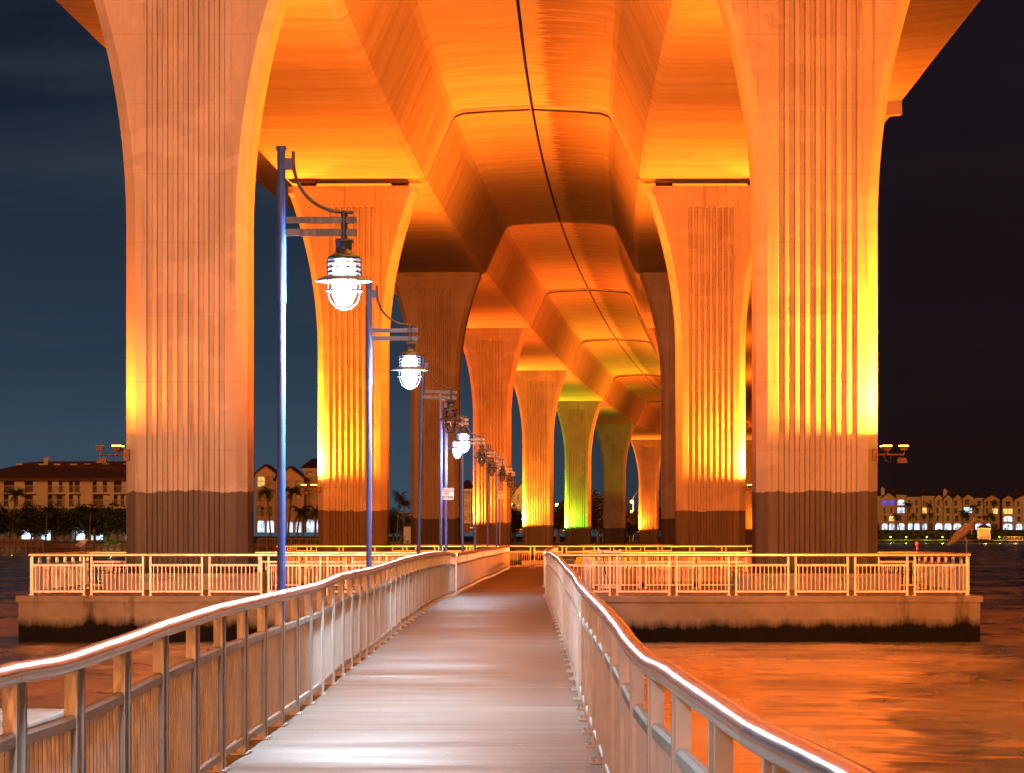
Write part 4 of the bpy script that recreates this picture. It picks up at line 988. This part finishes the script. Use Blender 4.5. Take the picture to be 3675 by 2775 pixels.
# middle shore buildings seen between the left columns
mx = lambda z: 541.7 + z * .1632
my = lambda z: 963 + z * .1632
MG = 'buildings seen between the columns'
apartment(mx(60), mx(330), my(1150), my(370), my(262), 500, 'gabled building left of the nearest lamp post, with one yellow lit window', 'gable', (((3, 0), 'lit_yellow'),), True, 'stucco_warm', 4, 71, MG, cols=2)
apartment(mx(335), mx(700), my(1150), my(430), my(285), 494, 'orange gabled building between the nearest lamp post and the second column', 'gable', (), True, 'stucco_warm', 4, 72, MG, cols=3)
apartment(mx(705), mx(1000), my(1150), my(300), my(255), 500, 'building beside the left edge of the second column', 'flat', (), True, 'stucco_warm', 4, 73, MG, cols=2)
apartment(1086, 1112, 1150, 1058, 1046, 560, 'yellow-lit building left half seen in the gap before the golden column', 'flat', (), False, 'stucco_warm', 4, 74, MG, cols=2)
apartment(1112, 1140, 1150, 1062, 1044, 556, 'yellow-lit gabled building touching the golden column', 'gable', (), False, 'stucco_warm', 4, 75, MG, cols=2)
apartment(1000, 1018, 1150, 1058, 1050, 560, 'sliver of building between the brown and the fourth column', 'flat', (), False, 'stucco_warm', 4, 76, MG, cols=1)
lamp('POINT', (P(1105, 0, 540).x, 538, 9), 9000, (1., .5, .12), 1)
for (x, yt, k, lab) in ((585, 1050, 1, 'dark palm left of the nearest lamp post'), (622, 1052, 0, 'tall dark palm right of the nearest lamp post'), (640, 1100, 3, 'low palm in front of the orange building'), (655, 1098, 2, 'second low palm in front of the orange building'), (680, 1100, 3, 'low palm touching the second column'), (857, 1062, 1, 'leaning palm seen right of the second column'), (872, 1080, 0, 'shorter palm beside the leaning palm')):
    hgt = EYE - (yt - HY)*450/F - 1.5; palm(P(x, 0, 450).x, 450, 1.5, hgt / [7.5, 9, 6, 5][k] * .9, k, lab, 'palms between the left columns', x)
hedge(P(552, 0, 440).x, P(700, 0, 440).x, 437, 1.4, 1.2, 1.5, 'low hedge under the white arches between left columns', 13)
hedge(P(842, 0, 440).x, P(884, 0, 440).x, 437, 1.4, 2.0, 1.5, 'green lit shrubs in the gap right of the second column', 14, 'leaf_lit', name='shrubs', dens=12, sz=.2)
lamp('POINT', (P(866, 0, 433).x, 434, 3.5), 300, (.8, 1., .6), .3)
t = thing('hut', 'small white hut behind shrubs right of the second column', 'hut', (P(872, 0, 446).x, 446, 1.5)); b = MB(); b.box(0, 3, 0, 3, 0, 2.6); b.build('wall', M['white'], t); b = MB(); b.add([(-.3,-.3,2.6),(3.3,-.3,2.6),(3.3,3.3,2.6),(-.3,3.3,2.6),(1.5,1.5,3.6)], [(0,1,4),(1,2,4),(2,3,4),(3,0,4),(3,2,1,0)]); b.build('roof', M['roof_dark'], t)
for i, (x, yt, sc_) in enumerate(((1100, 1104, 1.0), (1112, 1118, .8), (1207, 1092, 1.1), (1222, 1100, 1.0), (1292, 1085, 1.2), (1304, 1092, 1.1), (1318, 1088, 1.2), (1362, 1120, .9), (1374, 1112, .9), (866, 1120, .7), (850, 1112, .8), (1440, 1100, 1.2))):
    Y = 520 + i * 4; hgt = EYE - (yt-HY)*Y/F - 1.5; tree(P(x, 0, Y).x, Y, 1.5, hgt / 5.6, 'dim tree on the shore seen through the gaps between left columns', 'trees seen through the column gaps')
# street light with two orange heads and pale roof seen by the last column
p = P(1368, 0, 640); t = thing('street_light', 'twin-headed orange street light left of the farthest column', 'street light', (p.x, 640, 1.5)); b = MB(); b.tube([(0, 0, 0), (0, 0, 9.4)], .1, 8); b.tube([(0, 0, 9.4), (.9, 0, 10.6)], .07, 6); b.build('pole', M['trim'], t)
for z in (6.3, 8.5):
    b = MB(); b.ball((-.35, -.1, z), .33); b.build('lamp_head', M['hot_orange'], t)
lamp('POINT', (p.x - .5, 638, 8), 2500, (1., .45, .1), .4)
t = thing('street_light', 'single orange street light in the gap left of the green-lit column', 'street light', (P(1203, 0, 600).x, 600, 1.5)); b = MB(); b.tube([(0, 0, 0), (0, 0, 7.2)], .1, 8); b.build('pole', M['trim'], t); b = MB(); b.ball((0, -.1, 7.4), .32); b.build('lamp_head', M['hot_orange'], t)
t = thing('canopy', 'pale slanted white canopy roof left of the farthest column', 'canopy', (P(1358, 0, 600).x, 600, 1.5)); b = MB(); b.add([(0, 0, 2.6), (4.2, 0, 5.6), (4.2, 4, 5.6), (0, 4, 2.6), (0, 0, 2.3), (4.2, 0, 2.3), (4.2, 4, 2.3), (0, 4, 2.3)], [(0,1,2,3),(7,6,5,4),(0,4,5,1),(1,5,6,2),(2,6,7,3),(3,7,4,0)]); b.build('roof', M['white'], t)
b = MB()
for x in (.1, 4.0): b.box(x, x + .15, 0.1, .25, 0, 2.3)
b.build('posts', M['trim'], t)

# ------------------------------------------------------------------ fill light: orange town and bridge glow from behind the viewer
s = bpy.data.lights.new('sun', 'SUN'); s.energy = 1.3; s.angle = R(25); s.color = (1., .31, .07)
o = bpy.data.objects.new('sun', s); C.objects.link(o); o.rotation_euler = Vector((.10, 1, -.16)).to_track_quat('-Z', 'Y').to_euler()

# ------------------------------------------------------------------ camera
cam = bpy.data.cameras.new('camera'); co = bpy.data.objects.new('camera', cam); C.objects.link(co); sc.camera = co
co.location = (0, 0, EYE); co.rotation_euler = (R(90), 0, 0)
cam.sensor_width = 36; cam.lens = F / 2212 * 36
cam.shift_x = -(VX - 1106) / 2212; cam.shift_y = (HY - 835) / 2212
cam.clip_start = .3; cam.clip_end = 9000
sc.view_settings.view_transform = 'Standard'; sc.view_settings.look = 'None'; sc.view_settings.exposure = 0
sc.cycles.use_denoising = True
try: sc.cycles.denoiser = 'OPENIMAGEDENOISE'
except Exception: pass
sc.cycles.max_bounces = 6; sc.cycles.diffuse_bounces = 3; sc.cycles.glossy_bounces = 3; sc.cycles.transmission_bounces = 4
sc.cycles.caustics_reflective = False; sc.cycles.caustics_refractive = False
sc.cycles.sample_clamp_indirect = 6
